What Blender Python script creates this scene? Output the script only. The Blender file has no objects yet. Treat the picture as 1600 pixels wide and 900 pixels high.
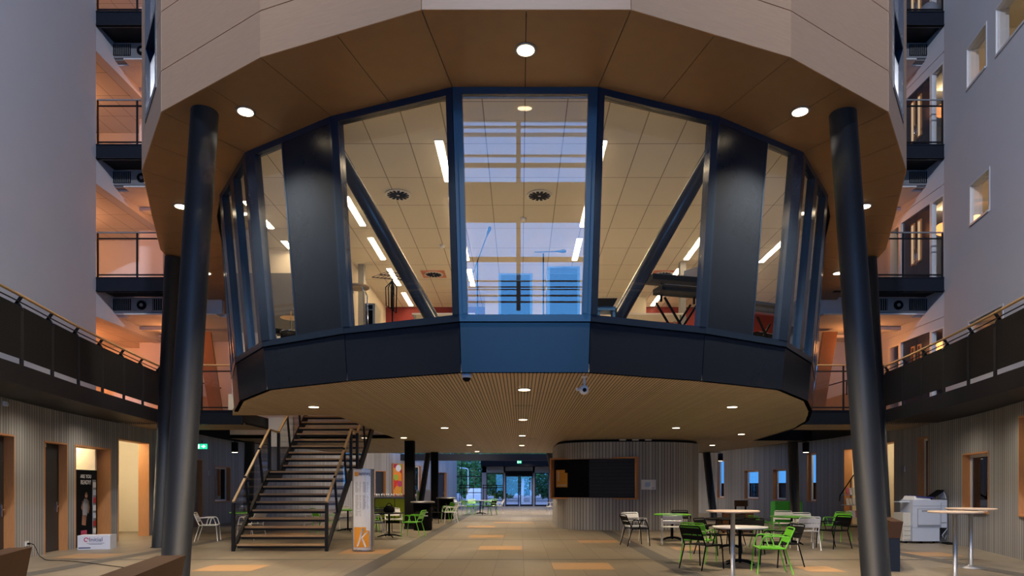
import bpy, math, random
from mathutils import Vector, Matrix
random.seed(7)
sc = bpy.context.scene
col = sc.collection
PI = math.pi
F_, CX, HY, EYE = 1067.0, 812.6, 760.0, 1.53
AX = 0.07                                   # the building's axis

def P(px, py, Y):
    return Vector(((px-CX)*Y/F_, Y, EYE+(HY-py)*Y/F_))
def XA(px, Y):
    return (px-CX)*Y/F_

# ------------------------------------------------------------------ materials
def lin(c):
    if isinstance(c, str):
        c = [int(c[i:i+2], 16)/255 for i in (0, 2, 4)]
        c = [x/12.92 if x <= .04045 else ((x+.055)/1.055)**2.4 for x in c]
    return (c[0], c[1], c[2], 1)

class NT:
    def __init__(s, name):
        s.m = bpy.data.materials.new(name); s.m.use_nodes = True
        s.t = s.m.node_tree; s.t.nodes.clear()
        s.out = s.t.nodes.new('ShaderNodeOutputMaterial')
    def n(s, typ, **kw):
        nd = s.t.nodes.new('ShaderNode'+typ)
        for k, v in kw.items():
            if k.startswith('i_'):
                nd.inputs[k[2:].replace('_', ' ')].default_value = v
            else: setattr(nd, k, v)
        return nd
    def l(s, a, b): s.t.links.new(a, b)
    def math(s, op, a, b=None):
        nd = s.t.nodes.new('ShaderNodeMath'); nd.operation = op
        for i, v in enumerate((a, b)):
            if v is None: continue
            if isinstance(v, (int, float)): nd.inputs[i].default_value = v
            else: s.l(v, nd.inputs[i])
        return nd.outputs[0]
    def mix(s, fac, a, b, blend='MIX'):
        nd = s.t.nodes.new('ShaderNodeMix'); nd.data_type = 'RGBA'; nd.blend_type = blend
        for k, v in ((0, fac), (6, a), (7, b)):
            if isinstance(v, (int, float, tuple)): nd.inputs[k].default_value = v
            else: s.l(v, nd.inputs[k])
        return nd.outputs[2]

def mat(name, c, rough=.5, metal=0, spec=.5, var=.12, scale=6, bump=0, bscale=40, coat=0, stretch=None):
    """a paint / metal / laminate with a little noise in its colour"""
    t = NT(name); b = t.n('BsdfPrincipled')
    b.inputs['Roughness'].default_value = rough; b.inputs['Metallic'].default_value = metal
    b.inputs['Specular IOR Level'].default_value = spec; b.inputs['Coat Weight'].default_value = coat
    tc = t.n('TexCoord'); mp = t.n('Mapping'); t.l(tc.outputs['Object'], mp.inputs[0])
    if stretch: mp.inputs['Scale'].default_value = stretch
    nz = t.n('TexNoise'); nz.inputs['Scale'].default_value = scale; nz.inputs['Detail'].default_value = 4
    t.l(mp.outputs[0], nz.inputs['Vector'])
    c = lin(c); d = tuple(x*(1-var) for x in c[:3])+(1,); e = tuple(min(1, x*(1+var)) for x in c[:3])+(1,)
    t.l(t.mix(nz.outputs[0], d, e), b.inputs['Base Color'])
    if bump:
        bp = t.n('Bump'); bp.inputs['Strength'].default_value = bump; bp.inputs['Distance'].default_value = .01
        n2 = t.n('TexNoise'); n2.inputs['Scale'].default_value = bscale; t.l(mp.outputs[0], n2.inputs['Vector'])
        t.l(n2.outputs[0], bp.inputs['Height']); t.l(bp.outputs[0], b.inputs['Normal'])
    t.l(b.outputs[0], t.out.inputs[0]); return t.m

def emis(name, c, s):
    t = NT(name); e = t.n('Emission'); e.inputs[0].default_value = lin(c); e.inputs[1].default_value = s
    t.l(e.outputs[0], t.out.inputs[0]); return t.m

def glass(name, ior=1.5, tint=(1, 1, 1), rough=0):
    t = NT(name); tr = t.n('BsdfTransparent'); tr.inputs[0].default_value = (*tint, 1)
    g = t.n('BsdfGlossy'); g.inputs['Roughness'].default_value = rough
    lw = t.n('LayerWeight'); lw.inputs[0].default_value = .5; r0 = ((ior-1)/(ior+1))**2
    fr = t.math('ADD', r0, t.math('MULTIPLY', 1-r0, t.math('POWER', lw.outputs['Facing'], 5.0)))
    m = t.n('MixShader'); t.l(fr, m.inputs[0]); t.l(tr.outputs[0], m.inputs[1]); t.l(g.outputs[0], m.inputs[2])
    t.l(m.outputs[0], t.out.inputs[0]); return t.m

def grooves(name, c, axis, pitch, gap, dark, rough=.6, second=None, uv=False, var=.1, spec=.3):
    """boards or slats: a dark groove every pitch metres along one axis"""
    t = NT(name); b = t.n('BsdfPrincipled'); b.inputs['Roughness'].default_value = rough
    b.inputs['Specular IOR Level'].default_value = spec
    tc = t.n('TexCoord'); src = tc.outputs['UV' if uv else 'Object']
    sp = t.n('SeparateXYZ'); t.l(src, sp.inputs[0])
    def groove(ax, p, g):
        f = t.math('FRACT', t.math('DIVIDE', sp.outputs[ax], p))
        return t.math('LESS_THAN', f, g/p)
    g1 = groove(axis, pitch, gap)
    idx = t.math('FLOOR', t.math('DIVIDE', sp.outputs[axis], pitch))
    wn = t.n('TexWhiteNoise'); wn.noise_dimensions = '1D'; t.l(idx, wn.inputs['W'])
    c = lin(c); d = tuple(x*(1-var) for x in c[:3])+(1,); e = tuple(min(1, x*(1+var)) for x in c[:3])+(1,)
    base = t.mix(wn.outputs[0], d, e)
    g = g1
    if second:
        g = t.math('MAXIMUM', g1, groove(*second))
    t.l(t.mix(g, base, lin(dark)), b.inputs['Base Color'])
    bp = t.n('Bump'); bp.inputs['Strength'].default_value = .5; bp.inputs['Distance'].default_value = .015
    t.l(t.math('SUBTRACT', 1.0, g), bp.inputs['Height']); t.l(bp.outputs[0], b.inputs['Normal'])
    t.l(b.outputs[0], t.out.inputs[0]); return t.m

def floor_mat():
    t = NT('floor_tiles'); b = t.n('BsdfPrincipled'); b.inputs['Roughness'].default_value = .42
    b.inputs['Specular IOR Level'].default_value = .35
    tc = t.n('TexCoord'); mp = t.n('Mapping'); t.l(tc.outputs['Object'], mp.inputs[0])
    mp.inputs['Location'].default_value = (-.07, .34, 0)
    br = t.n('TexBrick'); br.offset = 0; br.inputs['Scale'].default_value = 1
    br.inputs['Brick Width'].default_value = .545; br.inputs['Row Height'].default_value = 1.06
    br.inputs['Mortar Size'].default_value = .007; br.inputs['Mortar Smooth'].default_value = 0
    br.inputs['Color1'].default_value = lin('857f73'); br.inputs['Color2'].default_value = lin('918a7c')
    br.inputs['Mortar'].default_value = lin('6e655a'); t.l(mp.outputs[0], br.inputs['Vector'])
    m2 = t.n('Mapping'); m2.inputs['Scale'].default_value = (1.3, 9, 1); t.l(tc.outputs['Object'], m2.inputs[0])
    nz = t.n('TexNoise'); nz.inputs['Scale'].default_value = 2; nz.inputs['Detail'].default_value = 6; t.l(m2.outputs[0], nz.inputs['Vector'])
    t.l(t.mix(.62, br.outputs[0], t.mix(nz.outputs[0], lin('50483f'), lin('d8ccbc')), 'OVERLAY'), b.inputs['Base Color'])
    t.l(t.math('ADD', t.math('MULTIPLY', nz.outputs[0], .25), .3), b.inputs['Roughness'])
    t.l(b.outputs[0], t.out.inputs[0]); return t.m

def ceil_tile_mat():
    t = NT('acoustic_ceiling_tiles'); b = t.n('BsdfPrincipled'); b.inputs['Roughness'].default_value = .85
    tc = t.n('TexCoord'); mp = t.n('Mapping'); t.l(tc.outputs['Object'], mp.inputs[0])
    br = t.n('TexBrick'); br.offset = 0; br.inputs['Scale'].default_value = 1
    br.inputs['Brick Width'].default_value = .6; br.inputs['Row Height'].default_value = 1.18
    br.inputs['Mortar Size'].default_value = .008; br.inputs['Mortar Smooth'].default_value = 0
    br.inputs['Color1'].default_value = lin('d9d2c6'); br.inputs['Color2'].default_value = lin('dfd8cc')
    br.inputs['Mortar'].default_value = lin('8f8578'); t.l(mp.outputs[0], br.inputs['Vector'])
    t.l(br.outputs[0], b.inputs['Base Color']); t.l(b.outputs[0], t.out.inputs[0]); return t.m

def mesh_mat():
    t = NT('black_wire_mesh'); b = t.n('BsdfPrincipled'); b.inputs['Roughness'].default_value = .6; b.inputs['Specular IOR Level'].default_value = .2
    tc = t.n('TexCoord'); sp = t.n('SeparateXYZ'); t.l(tc.outputs['UV'], sp.inputs[0])
    gs = [t.math('LESS_THAN', t.math('FRACT', t.math('DIVIDE', sp.outputs[k], .05)), .3) for k in (0, 1)]
    g = t.math('MAXIMUM', *gs)
    t.l(t.mix(g, lin('050607'), lin('14171a')), b.inputs['Base Color'])
    t.l(b.outputs[0], t.out.inputs[0]); return t.m

def fruit_mat():
    t = NT('fruit_photo_print'); b = t.n('BsdfPrincipled'); b.inputs['Roughness'].default_value = .3
    tc = t.n('TexCoord'); v = t.n('TexVoronoi'); v.inputs['Scale'].default_value = 1.7; t.l(tc.outputs['Object'], v.inputs['Vector'])
    cr = t.n('ValToRGB'); sp = t.n('SeparateColor'); t.l(v.outputs['Color'], sp.inputs[0]); t.l(sp.outputs[0], cr.inputs[0])
    cr.color_ramp.interpolation = 'CONSTANT'
    e = cr.color_ramp.elements; e[0].color = lin('e8641c'); e[1].position = .8; e[1].color = lin('b02036')
    for p, c in ((.3, 'f08a1e'), (.5, 'a8c02c'), (.65, 'd83a20')):
        x = e.new(p); x.color = lin(c)
    t.l(cr.outputs[0], b.inputs['Base Color']); t.l(b.outputs[0], t.out.inputs[0]); return t.m

def leaf_mat(name, c):
    return mat(name, c, .6, var=.35, scale=3)

W = dict(
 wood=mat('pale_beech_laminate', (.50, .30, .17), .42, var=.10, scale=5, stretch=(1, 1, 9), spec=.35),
 soffit=mat('beech_soffit_laminate', (.25, .135, .055), .45, var=.12, scale=4, stretch=(1.2, 1.2, 6), spec=.3),  # the cladding's beech, darkened to carry the soffit's shade
 slat=grooves('slatted_wood_ceiling', (.42, .325, .215), 0, .055, .015, '2a1c10', .55, second=(1, 2.4, .012)),
 clad=grooves('grey_ribbed_cladding', (.33, .318, .306), 0, .115, .018, '2e2b29', .6, second=None, uv=True, var=.16),
 white=mat('white_plaster', (.62, .625, .65), .8, var=.03, scale=2),
 cream=mat('cream_plaster', (.78, .70, .56), .8, var=.03),
 navy=mat('dark_blue_grey_powder_coat', (.010, .014, .022), .27, spec=.34, var=.1),
 navyg=mat('dark_blue_gloss_frame', (.013, .022, .040), .22, spec=.5, var=.1),
 column=mat('dark_steel_column_paint', (.010, .012, .016), .5, spec=.34, var=.08),
 black=mat('black_steel', (.008, .008, .010), .5, spec=.3),
 blackm=mat('black_matt', (.007, .007, .008), .75, spec=.06),
 oak=mat('orange_oiled_oak', (.50, .22, .075), .5, var=.16, scale=5, stretch=(8, 8, 1)),
 tread=mat('brown_timber_tread', (.42, .27, .14), .5, var=.2, scale=5, stretch=(2, 10, 10)),
 rail=mat('brass_toned_timber_handrail', (.46, .30, .14), .38, var=.12),
 bench=mat('dark_hardwood', (.06, .026, .010), .55, spec=.2, var=.25, scale=6, stretch=(8, 1, 8)),
 floor=floor_mat(), stripe=mat('dark_floor_strip', (.085, .078, .07), .5, var=.2, scale=8, stretch=(1, 8, 1)),
 otile=mat('orange_wood_tile', (.42, .25, .12), .5, var=.15, scale=6, stretch=(2, 9, 1)),
 ctile=ceil_tile_mat(), mesh=mesh_mat(), fruit=fruit_mat(),
 green=mat('lime_green_paint', (.13, .50, .02), .35, var=.06), chairwhite=mat('white_paint', (.72, .71, .69), .38, var=.05),
 chairblack=mat('black_paint', (.006, .006, .0065), .55, spec=.07, var=.1), lime=mat('lime_panel', (.34, .46, .02), .5),
 gbox=mat('grass_green_panel', (.03, .27, .02), .5), tablewhite=mat('white_table_laminate', (.70, .67, .64), .3, var=.04),
 steel=mat('brushed_steel', (.34, .35, .38), .45, metal=.9, var=.08), chrome=mat('chrome', (.75, .77, .80), .12, metal=1, var=.03),
 maple=mat('pale_table_top', (.62, .46, .33), .4, var=.1, stretch=(8, 1, 1)), doordark=mat('charcoal_door', (.022, .022, .023), .45, var=.1),
 glass=glass('window_glass', 1.55), podglass=glass('coated_double_glazing', 1.75, (.95, .94, .93)), dglass=glass('smoked_glass', 1.5, (.35, .36, .38)),
 grey=mat('mid_grey_paint', (.22, .22, .225), .55), lgrey=mat('light_grey_plastic', (.50, .53, .60), .45, var=.04),
 beige=mat('beige_plastic', (.58, .54, .45), .5, var=.04), red=mat('red_wall_paint', (.20, .018, .014), .75, var=.06),
 cardboard=mat('white_carton', (.68, .69, .74), .7, var=.04), ink=mat('blue_ink', (.03, .03, .14), .6), inkb=mat('black_ink', (.015, .015, .02), .6),
 orange=mat('orange_print', (.72, .30, .02), .5, var=.05), sign=mat('white_sign_face', (.70, .69, .70), .3, var=.03, coat=.4),
 alu=mat('aluminium_edge', (.40, .39, .38), .35, metal=.8), skin=mat('printed_figure_brown', (.22, .10, .06), .6, var=.4, scale=12),
 lamp=emis('warm_lamp_face', (1, .80, .52), 11), lampsm=emis('small_warm_lamp_face', (1, .78, .5), 9), tubem=emis('fluorescent_diffuser', (1, .78, .49), 40), litroom=emis('lit_room_glow', (1, .72, .42), .55),
 exitg=emis('exit_green', (.02, .62, .30), 1.5), exitw=emis('exit_white', (.8, 1, .9), 2.2), ledge=mat('white_ledge', (.7, .68, .65), .6),
 trunk=mat('birch_bark', (.45, .43, .40), .8, var=.3, scale=10), leafa=leaf_mat('green_leaves', (.06, .20, .04)), leafb=leaf_mat('dark_leaves', (.03, .13, .04)),
 ground=mat('outdoor_paving', (.35, .35, .36), .8), cymbal=mat('bronze_cymbal', (.62, .34, .10), .28, metal=1), acoustic=mat('grey_acoustic_panel', (.15, .14, .125), .9, var=.06),
 redtile=mat('red_ceiling_tile', (.62, .22, .15), .8), blueflight=mat('blue_flight_case', (.03, .10, .22), .4), skyroof=mat('grey_roof_deck', (.3, .3, .32), .8),
 pink=mat('magenta_print', (.5, .05, .12), .5), paper=mat('paper', (.72, .69, .66), .8, var=.05), yellow=mat('yellow_sticker', (.8, .62, .05), .5),
 redp=mat('red_plastic', (.4, .02, .02), .4),
)

# ------------------------------------------------------------------ mesh builder
ROOTLOC = {}
class MB:
    def __init__(s): s.v = []; s.f = []; s.mi = []; s.sm = []; s.uv = []
    def face(s, pts, m=0, smooth=False, uv=None):
        i = len(s.v); s.v += [Vector(p) for p in pts]
        s.f.append(tuple(range(i, i+len(pts)))); s.mi.append(m); s.sm.append(smooth)
        s.uv.append(uv or [(0, 0)]*len(pts)); return s
    def hexa(s, p, m=0):     # p: bottom 4 ccw, top 4 ccw
        i = len(s.v); s.v += [Vector(q) for q in p]
        c = sum((Vector(q) for q in p), Vector())/8
        for f in ((3, 2, 1, 0), (4, 5, 6, 7), (0, 1, 5, 4), (1, 2, 6, 5), (2, 3, 7, 6), (3, 0, 4, 7)):
            a, b, d = (Vector(p[f[0]]), Vector(p[f[1]]), Vector(p[f[2]]))
            fc = sum((Vector(p[k]) for k in f), Vector())/4
            if (b-a).cross(d-b).dot(fc-c) < 0: f = f[::-1]
            s.f.append(tuple(i+k for k in f)); s.mi.append(m); s.sm.append(False); s.uv.append([(0, 0)]*4)
        return s
    def box(s, x0, x1, y0, y1, z0, z1, m=0):
        return s.hexa([(x0, y0, z0), (x1, y0, z0), (x1, y1, z0), (x0, y1, z0), (x0, y0, z1), (x1, y0, z1), (x1, y1, z1), (x0, y1, z1)], m)
    def bar(s, a, b, w, h, m=0, up=(0, 0, 1)):
        a, b = Vector(a), Vector(b); d = (b-a).normalized(); up = Vector(up)
        if abs(d.dot(up)) > .98: up = Vector((0, 1, 0))
        x = d.cross(up).normalized(); y = x.cross(d).normalized()
        q = [(-w/2, -h/2), (w/2, -h/2), (w/2, h/2), (-w/2, h/2)]
        return s.hexa([a+x*u+y*v for u, v in q]+[b+x*u+y*v for u, v in q], m)
    def tube(s, pts, r, n=8, m=0, caps=True):
        pts = [Vector(p) for p in pts]; rs = r if isinstance(r, (list, tuple)) else [r]*len(pts)
        rings = []; up = None
        for k, p in enumerate(pts):
            d = (pts[min(k+1, len(pts)-1)]-pts[max(k-1, 0)]).normalized()
            if up is None: up = Vector((0, 0, 1)) if abs(d.z) < .9 else Vector((1, 0, 0))
            x = d.cross(up).normalized(); up = x.cross(d).normalized()
            i = len(s.v)
            s.v += [p+(x*math.cos(2*PI*j/n)+up*math.sin(2*PI*j/n))*rs[k] for j in range(n)]; rings.append(i)
        for a, b in zip(rings, rings[1:]):
            for j in range(n):
                s.f.append((a+j, b+j, b+(j+1) % n, a+(j+1) % n)[::-1]); s.mi.append(m); s.sm.append(True); s.uv.append([(0, 0)]*4)
        if caps:
            for a, rev in ((rings[0], False), (rings[-1], True)):
                f = tuple(range(a, a+n)); s.f.append(f[::-1] if rev else f); s.mi.append(m); s.sm.append(False); s.uv.append([(0, 0)]*n)
        return s
    def lathe(s, prof, c=(0, 0, 0), n=24, m=0):
        c = Vector(c); rings = []
        for r, z in prof:
            i = len(s.v); s.v += [c+Vector((r*math.cos(2*PI*j/n), r*math.sin(2*PI*j/n), z)) for j in range(n)]; rings.append(i)
        for k, (a, b) in enumerate(zip(rings, rings[1:])):
            flat = abs(prof[k][1]-prof[k+1][1]) < 1e-5
            for j in range(n):
                s.f.append((a+j, a+(j+1) % n, b+(j+1) % n, b+j)); s.mi.append(m); s.sm.append(not flat); s.uv.append([(0, 0)]*4)
        s.f.append(tuple(range(rings[0], rings[0]+n))[::-1]); s.mi.append(m); s.sm.append(False); s.uv.append([(0, 0)]*n)
        s.f.append(tuple(range(rings[-1], rings[-1]+n))); s.mi.append(m); s.sm.append(False); s.uv.append([(0, 0)]*n)
        return s
    def prism(s, poly, z0, z1, m=0):
        n = len(poly); A = sum(poly[i][0]*poly[(i+1) % n][1]-poly[(i+1) % n][0]*poly[i][1] for i in range(n))
        if A < 0: poly = poly[::-1]
        i = len(s.v); s.v += [Vector((x, y, z0)) for x, y in poly]+[Vector((x, y, z1)) for x, y in poly]
        fs = [tuple(range(i, i+n))[::-1], tuple(range(i+n, i+2*n))]+[(i+k, i+(k+1) % n, i+n+(k+1) % n, i+n+k) for k in range(n)]
        for f in fs: s.f.append(f); s.mi.append(m); s.sm.append(False); s.uv.append([(0, 0)]*len(f))
        return s
    def build(s, name, mats, parent=None, weld=False):
        mats = mats if isinstance(mats, (list, tuple)) else [mats]
        mats = [W[k] if isinstance(k, str) else k for k in mats]
        if parent is None:
            xs = [v.x for v in s.v]; ys = [v.y for v in s.v]
            o = Vector(((min(xs)+max(xs))/2, (min(ys)+max(ys))/2, min(v.z for v in s.v)))
        else:
            r = parent
            while r.parent: r = r.parent
            o = ROOTLOC.get(r.name, Vector())
        me = bpy.data.meshes.new(name)
        me.from_pydata([v-o for v in s.v], [], s.f)
        for k in mats: me.materials.append(k)
        me.polygons.foreach_set('material_index', s.mi); me.polygons.foreach_set('use_smooth', s.sm)
        ul = me.uv_layers.new(name='UVMap'); flat = [c for f in s.uv for uv in f for c in uv]
        ul.data.foreach_set('uv', flat); me.update()
        ob = bpy.data.objects.new(name, me); col.objects.link(ob)
        if parent is None: ob.location = o; ROOTLOC[ob.name] = o
        else: ob.parent = parent
        return ob

def tag(o, label=None, cat=None, group=None, kind=None):
    if label: o['label'] = label
    if cat: o['category'] = cat
    if group: o['group'] = group
    if kind: o['kind'] = kind
    return o
def thing(name, label, cat, loc=(0, 0, 0), group=None, kind=None):
    o = bpy.data.objects.new(name, None); col.objects.link(o); o.location = loc; o.empty_display_size = .1
    ROOTLOC[o.name] = Vector(loc); return tag(o, label, cat, group, kind)
def dup(root, loc, rz=0, label=None, group=None):
    def cp(o, par):
        c = o.copy(); col.objects.link(c); c.parent = par
        for ch in o.children: cp(ch, c)
        return c
    kids = list(root.children); r = root.copy(); col.objects.link(r)
    r.location = loc; r.rotation_euler = (0, 0, rz); r.parent = None
    if label: r['label'] = label
    if group: r['group'] = group
    for k in kids: cp(k, r)
    return r
def struct(mb, name, mats, label=None, cat=None, parent=None):
    o = mb.build(name, mats, parent)
    if parent is None: tag(o, label, cat, None, 'structure')
    return o
def text(s, size, m, parent, origin, xdir, updir, name='lettering', align='CENTER'):
    cu = bpy.data.curves.new(name, 'FONT'); cu.body = s; cu.size = size; cu.align_x = align; cu.align_y = 'CENTER'; cu.extrude = .002
    cu.materials.append(W[m]); tmp = bpy.data.objects.new(name, cu); col.objects.link(tmp)
    bpy.context.view_layer.update(); me = bpy.data.meshes.new_from_object(tmp.evaluated_get(bpy.context.evaluated_depsgraph_get()))
    bpy.data.objects.remove(tmp); bpy.data.curves.remove(cu); o = bpy.data.objects.new(name, me); col.objects.link(o)
    if not me.materials: me.materials.append(W[m])
    x = Vector(xdir).normalized(); y = Vector(updir).normalized(); z = x.cross(y)
    M = Matrix((x, y, z)).transposed().to_4x4(); r = parent
    while r.parent: r = r.parent
    M.translation = Vector(origin)-ROOTLOC.get(r.name, Vector())
    o.parent = parent; o.matrix_local = M; return o
def spot(loc, e, size=2.0, blend=.6, c=(1, .76, .48), r=.06, to=None):
    l = bpy.data.lights.new('downlight_lamp', 'SPOT'); l.energy = e; l.color = c; l.spot_size = size; l.spot_blend = blend; l.shadow_soft_size = r
    o = bpy.data.objects.new('downlight_lamp', l); col.objects.link(o); o.location = loc
    if to is not None: o.rotation_euler = (Vector(to)-Vector(loc)).to_track_quat('-Z', 'Y').to_euler()
    return o
def point(loc, e, c=(1, .7, .4), r=.15):
    l = bpy.data.lights.new('room_lamp', 'POINT'); l.energy = e; l.color = c; l.shadow_soft_size = r
    o = bpy.data.objects.new('room_lamp', l); col.objects.link(o); o.location = loc; return o
def area(loc, e, sx, sy, c, to):
    l = bpy.data.lights.new('area_lamp', 'AREA'); l.shape = 'RECTANGLE'; l.size = sx; l.size_y = sy; l.energy = e; l.color = c
    o = bpy.data.objects.new('area_lamp', l); col.objects.link(o); o.location = loc
    o.rotation_euler = (Vector(to)-Vector(loc)).to_track_quat('-Z', 'Y').to_euler(); return o

# ------------------------------------------------------------------ camera and world
cam = bpy.data.cameras.new('camera'); co = bpy.data.objects.new('camera', cam); col.objects.link(co)
co.location = (0, 0, EYE); co.rotation_euler = (PI/2, 0, 0)
cam.sensor_width = 36; cam.lens = F_/1600*36; cam.shift_x = -(CX-800)/1600; cam.shift_y = (HY-450)/1600
cam.clip_end = 500; sc.camera = co
sc.view_settings.view_transform = 'Standard'; sc.view_settings.look = 'None'
sc.view_settings.gamma = 1; sc.view_settings.use_curve_mapping = False; sc.view_settings.exposure = 0
wd = bpy.data.worlds.new('dusk_sky'); sc.world = wd; wd.use_nodes = True
wt = wd.node_tree; wt.nodes.clear()
wo = wt.nodes.new('ShaderNodeOutputWorld'); bg = wt.nodes.new('ShaderNodeBackground'); wt.links.new(bg.outputs[0], wo.inputs[0])
tc = wt.nodes.new('ShaderNodeTexCoord'); sx = wt.nodes.new('ShaderNodeSeparateXYZ'); wt.links.new(tc.outputs['Generated'], sx.inputs[0])
cr = wt.nodes.new('ShaderNodeValToRGB'); wt.links.new(sx.outputs[2], cr.inputs[0])
cr.color_ramp.elements[0].color = (.18, .78, 1.95, 1); cr.color_ramp.elements[1].color = (.34, .50, 1.1, 1); cr.color_ramp.elements[1].position = .5
# the dusk sky is brighter on the camera's side (-y) than beyond the far doors (+y)
mr = wt.nodes.new('ShaderNodeMapRange'); wt.links.new(sx.outputs[1], mr.inputs[0])
for i_, v_ in ((1, -1), (2, 1), (3, 2.7), (4, .45)): mr.inputs[i_].default_value = v_
wt.links.new(cr.outputs[0], bg.inputs[0]); wt.links.new(mr.outputs[0], bg.inputs[1])

# ------------------------------------------------------------------ floor
fl = MB(); fl.face([(-18, -10, 0), (18, -10, 0), (18, 53.2, 0), (-18, 53.2, 0)])
def fpatch(x0, x1, y0, y1, m, z=.003):
    fl.face([(x0, y0, z), (x1, y0, z), (x1, y1, z), (x0, y1, z)], m)
for xc in (-8.55, -2.83, 2.95, 8.65): fpatch(xc-.19, xc+.19, -8, 52, 1, .004)
for yc in (3.7, 9.0, 14.27, 19.57, 24.9, 30.2, 35.5): fpatch(-9.6, 9.6, yc-.075, yc+.075, 1)
for x0, x1, y0, y1 in ((-10, -8.95, 14.5, 15.5), (-5.95, -4.85, 12.3, 13.3), (-4.15, -2.9, 15.45, 16.6), (-1.02, .05, 16.45, 17.5),
    (-1.56, -.5, 20.4, 21.45), (-2, -.95, 25.4, 26.5), (-1.1, .55, 28.3, 29.4), (.62, 1.75, 12.55, 13.65), (1.62, 2.72, 18.5, 19.45),
    (3.75, 4.45, 16.3, 17.2), (8.8, 9.75, 14.9, 15.9), (5.2, 5.85, 12.2, 13.05), (6.3, 7.4, 21.4, 22.4), (-8.0, -6.9, 21.4, 22.5)):
    fpatch(x0, x1, y0, y1, 2)
struct(fl, 'floor', ['floor', 'stripe', 'otile'], 'grey tiled hall floor with dark strips and orange wood tiles', 'floor')

# ------------------------------------------------------------------ ribbed ground floor walls with openings
def smooth(pts, n=6):
    out = []
    for i in range(len(pts)-1):
        p0, p1, p2, p3 = (Vector(pts[max(0, min(len(pts)-1, i+k))]) for k in (-1, 0, 1, 2))
        for j in range(n):
            t = j/n
            out.append(.5*((2*p1)+(p2-p0)*t+(2*p0-5*p1+4*p2-p3)*t*t+(3*p1-p0-3*p2+p3)*t**3))
    out.append(Vector(pts[-1])); return out
class Path:
    def __init__(s, pts, n=6):
        s.p = smooth(pts, n); s.s = [0]
        for a, b in zip(s.p, s.p[1:]): s.s.append(s.s[-1]+(b-a).length)
    def at(s, q):
        for k in range(len(s.p)-1):
            if q <= s.s[k+1] or k == len(s.p)-2:
                t = (q-s.s[k])/(s.s[k+1]-s.s[k]); return s.p[k].lerp(s.p[k+1], t)
    def hit(s, px, ymin=0):
        r = (px-CX)/F_
        for k in range(len(s.p)-1):
            a, b = s.p[k], s.p[k+1]
            if max(a.y, b.y) < max(ymin, .5): continue
            fa, fb = a.x-r*a.y, b.x-r*b.y
            if fa*fb <= 0 and fa != fb:
                return s.s[k]+(s.s[k+1]-s.s[k])*fa/(fa-fb)
    def out(s, q):
        t = (s.at(min(q+.1, s.s[-1]))-s.at(max(q-.1, 0))).normalized(); n = Vector((t.y, -t.x))
        p = s.at(q)
        return n if n.x*p.x > 0 else -n
def wall_with_holes(path, z1, holes, name, label, m='clad', th=.25):
    brk = sorted(set(path.s+[h[0] for h in holes]+[h[1] for h in holes])); mb = MB()
    for a, b in zip(brk, brk[1:]):
        if b-a < 1e-4: continue
        mid = (a+b)/2; spans = [(0, z1)]
        for h in holes:
            if h[0] < mid < h[1]: spans = [x for x in ((0, h[2]), (h[3], z1)) if x[1]-x[0] > .01]
        pa, pb, na, nb = path.at(a), path.at(b), path.out(a), path.out(b)
        for z0, zz in spans:
            q = [(*pa, z0), (*pb, z0), (*pb, zz), (*pa, zz)]; uv = [(a, z0), (b, z0), (b, zz), (a, zz)]
            if pa.x < 0: mb.face(q[::-1], 0, False, uv[::-1])
            else: mb.face(q, 0, False, uv)
            pa2, pb2 = pa+na*th, pb+nb*th
            q = [(*pa2, z0), (*pb2, z0), (*pb2, zz), (*pa2, zz)]
            mb.face(q if pa.x < 0 else q[::-1], 0, False, uv)
    return struct(mb, name, m, label, 'wall')

LW = Path([(-9.2, -9), (-9.2, 2), (-9.3, 8), (-9.6, 11), (-10.2, 13.3), (-10.8, 15.9), (-11.25, 19.2), (-11.5, 21.2), (-11.95, 24.4), (-12.4, 28.5), (-12.2, 32),
           (-11.5, 36), (-10, 40), (-8.8, 42.5), (-7, 45), (-5.2, 48), (-4.9, 53)])
RW = Path([(9.2, -9), (9.2, 2), (9.3, 8), (9.6, 11.5), (10.4, 14.1), (11.15, 16.6), (11.55, 18.6), (11.85, 20.7), (12.4, 24), (12.75, 26.6), (12.7, 29), (12.2, 32),
           (11.7, 34.5), (11, 37.5), (9.5, 41), (7.5, 45), (5, 48.5), (4.6, 53)])

def obox(mb, A, u, n, u0, u1, d0, d1, z0, z1, m=0):
    q = [A+u*a+n*d for a, d in ((u0, d0), (u1, d0), (u1, d1), (u0, d1))]
    mb.hexa([(*p, z0) for p in q]+[(*p, z1) for p in q], m)
class Opening:
    def __init__(s, path, px0, px1, z0, z1, ymin=0):
        a, b = sorted((path.hit(px0, ymin), path.hit(px1, ymin))); s.hole = (a, b, z0, z1)
        s.A, s.B = path.at(a), path.at(b); s.u = (s.B-s.A).normalized(); s.w = (s.B-s.A).length
        n = Vector((s.u.y, -s.u.x)); s.n = n if n.x*s.A.x > 0 else -n; s.z0, s.z1 = z0, z1
    def lining(s, d=.27, t=.035, sill=True):
        m = MB(); bx = lambda *a: obox(m, s.A, s.u, s.n, *a)
        bx(0, t, -.012, d, s.z0, s.z1); bx(s.w-t, s.w, -.012, d, s.z0, s.z1); bx(t, s.w-t, -.012, d, s.z1-t, s.z1)
        if sill: bx(t, s.w-t, -.03, d, s.z0, s.z0+t)
        return m
NW = [0]; ND = [0]
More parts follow.
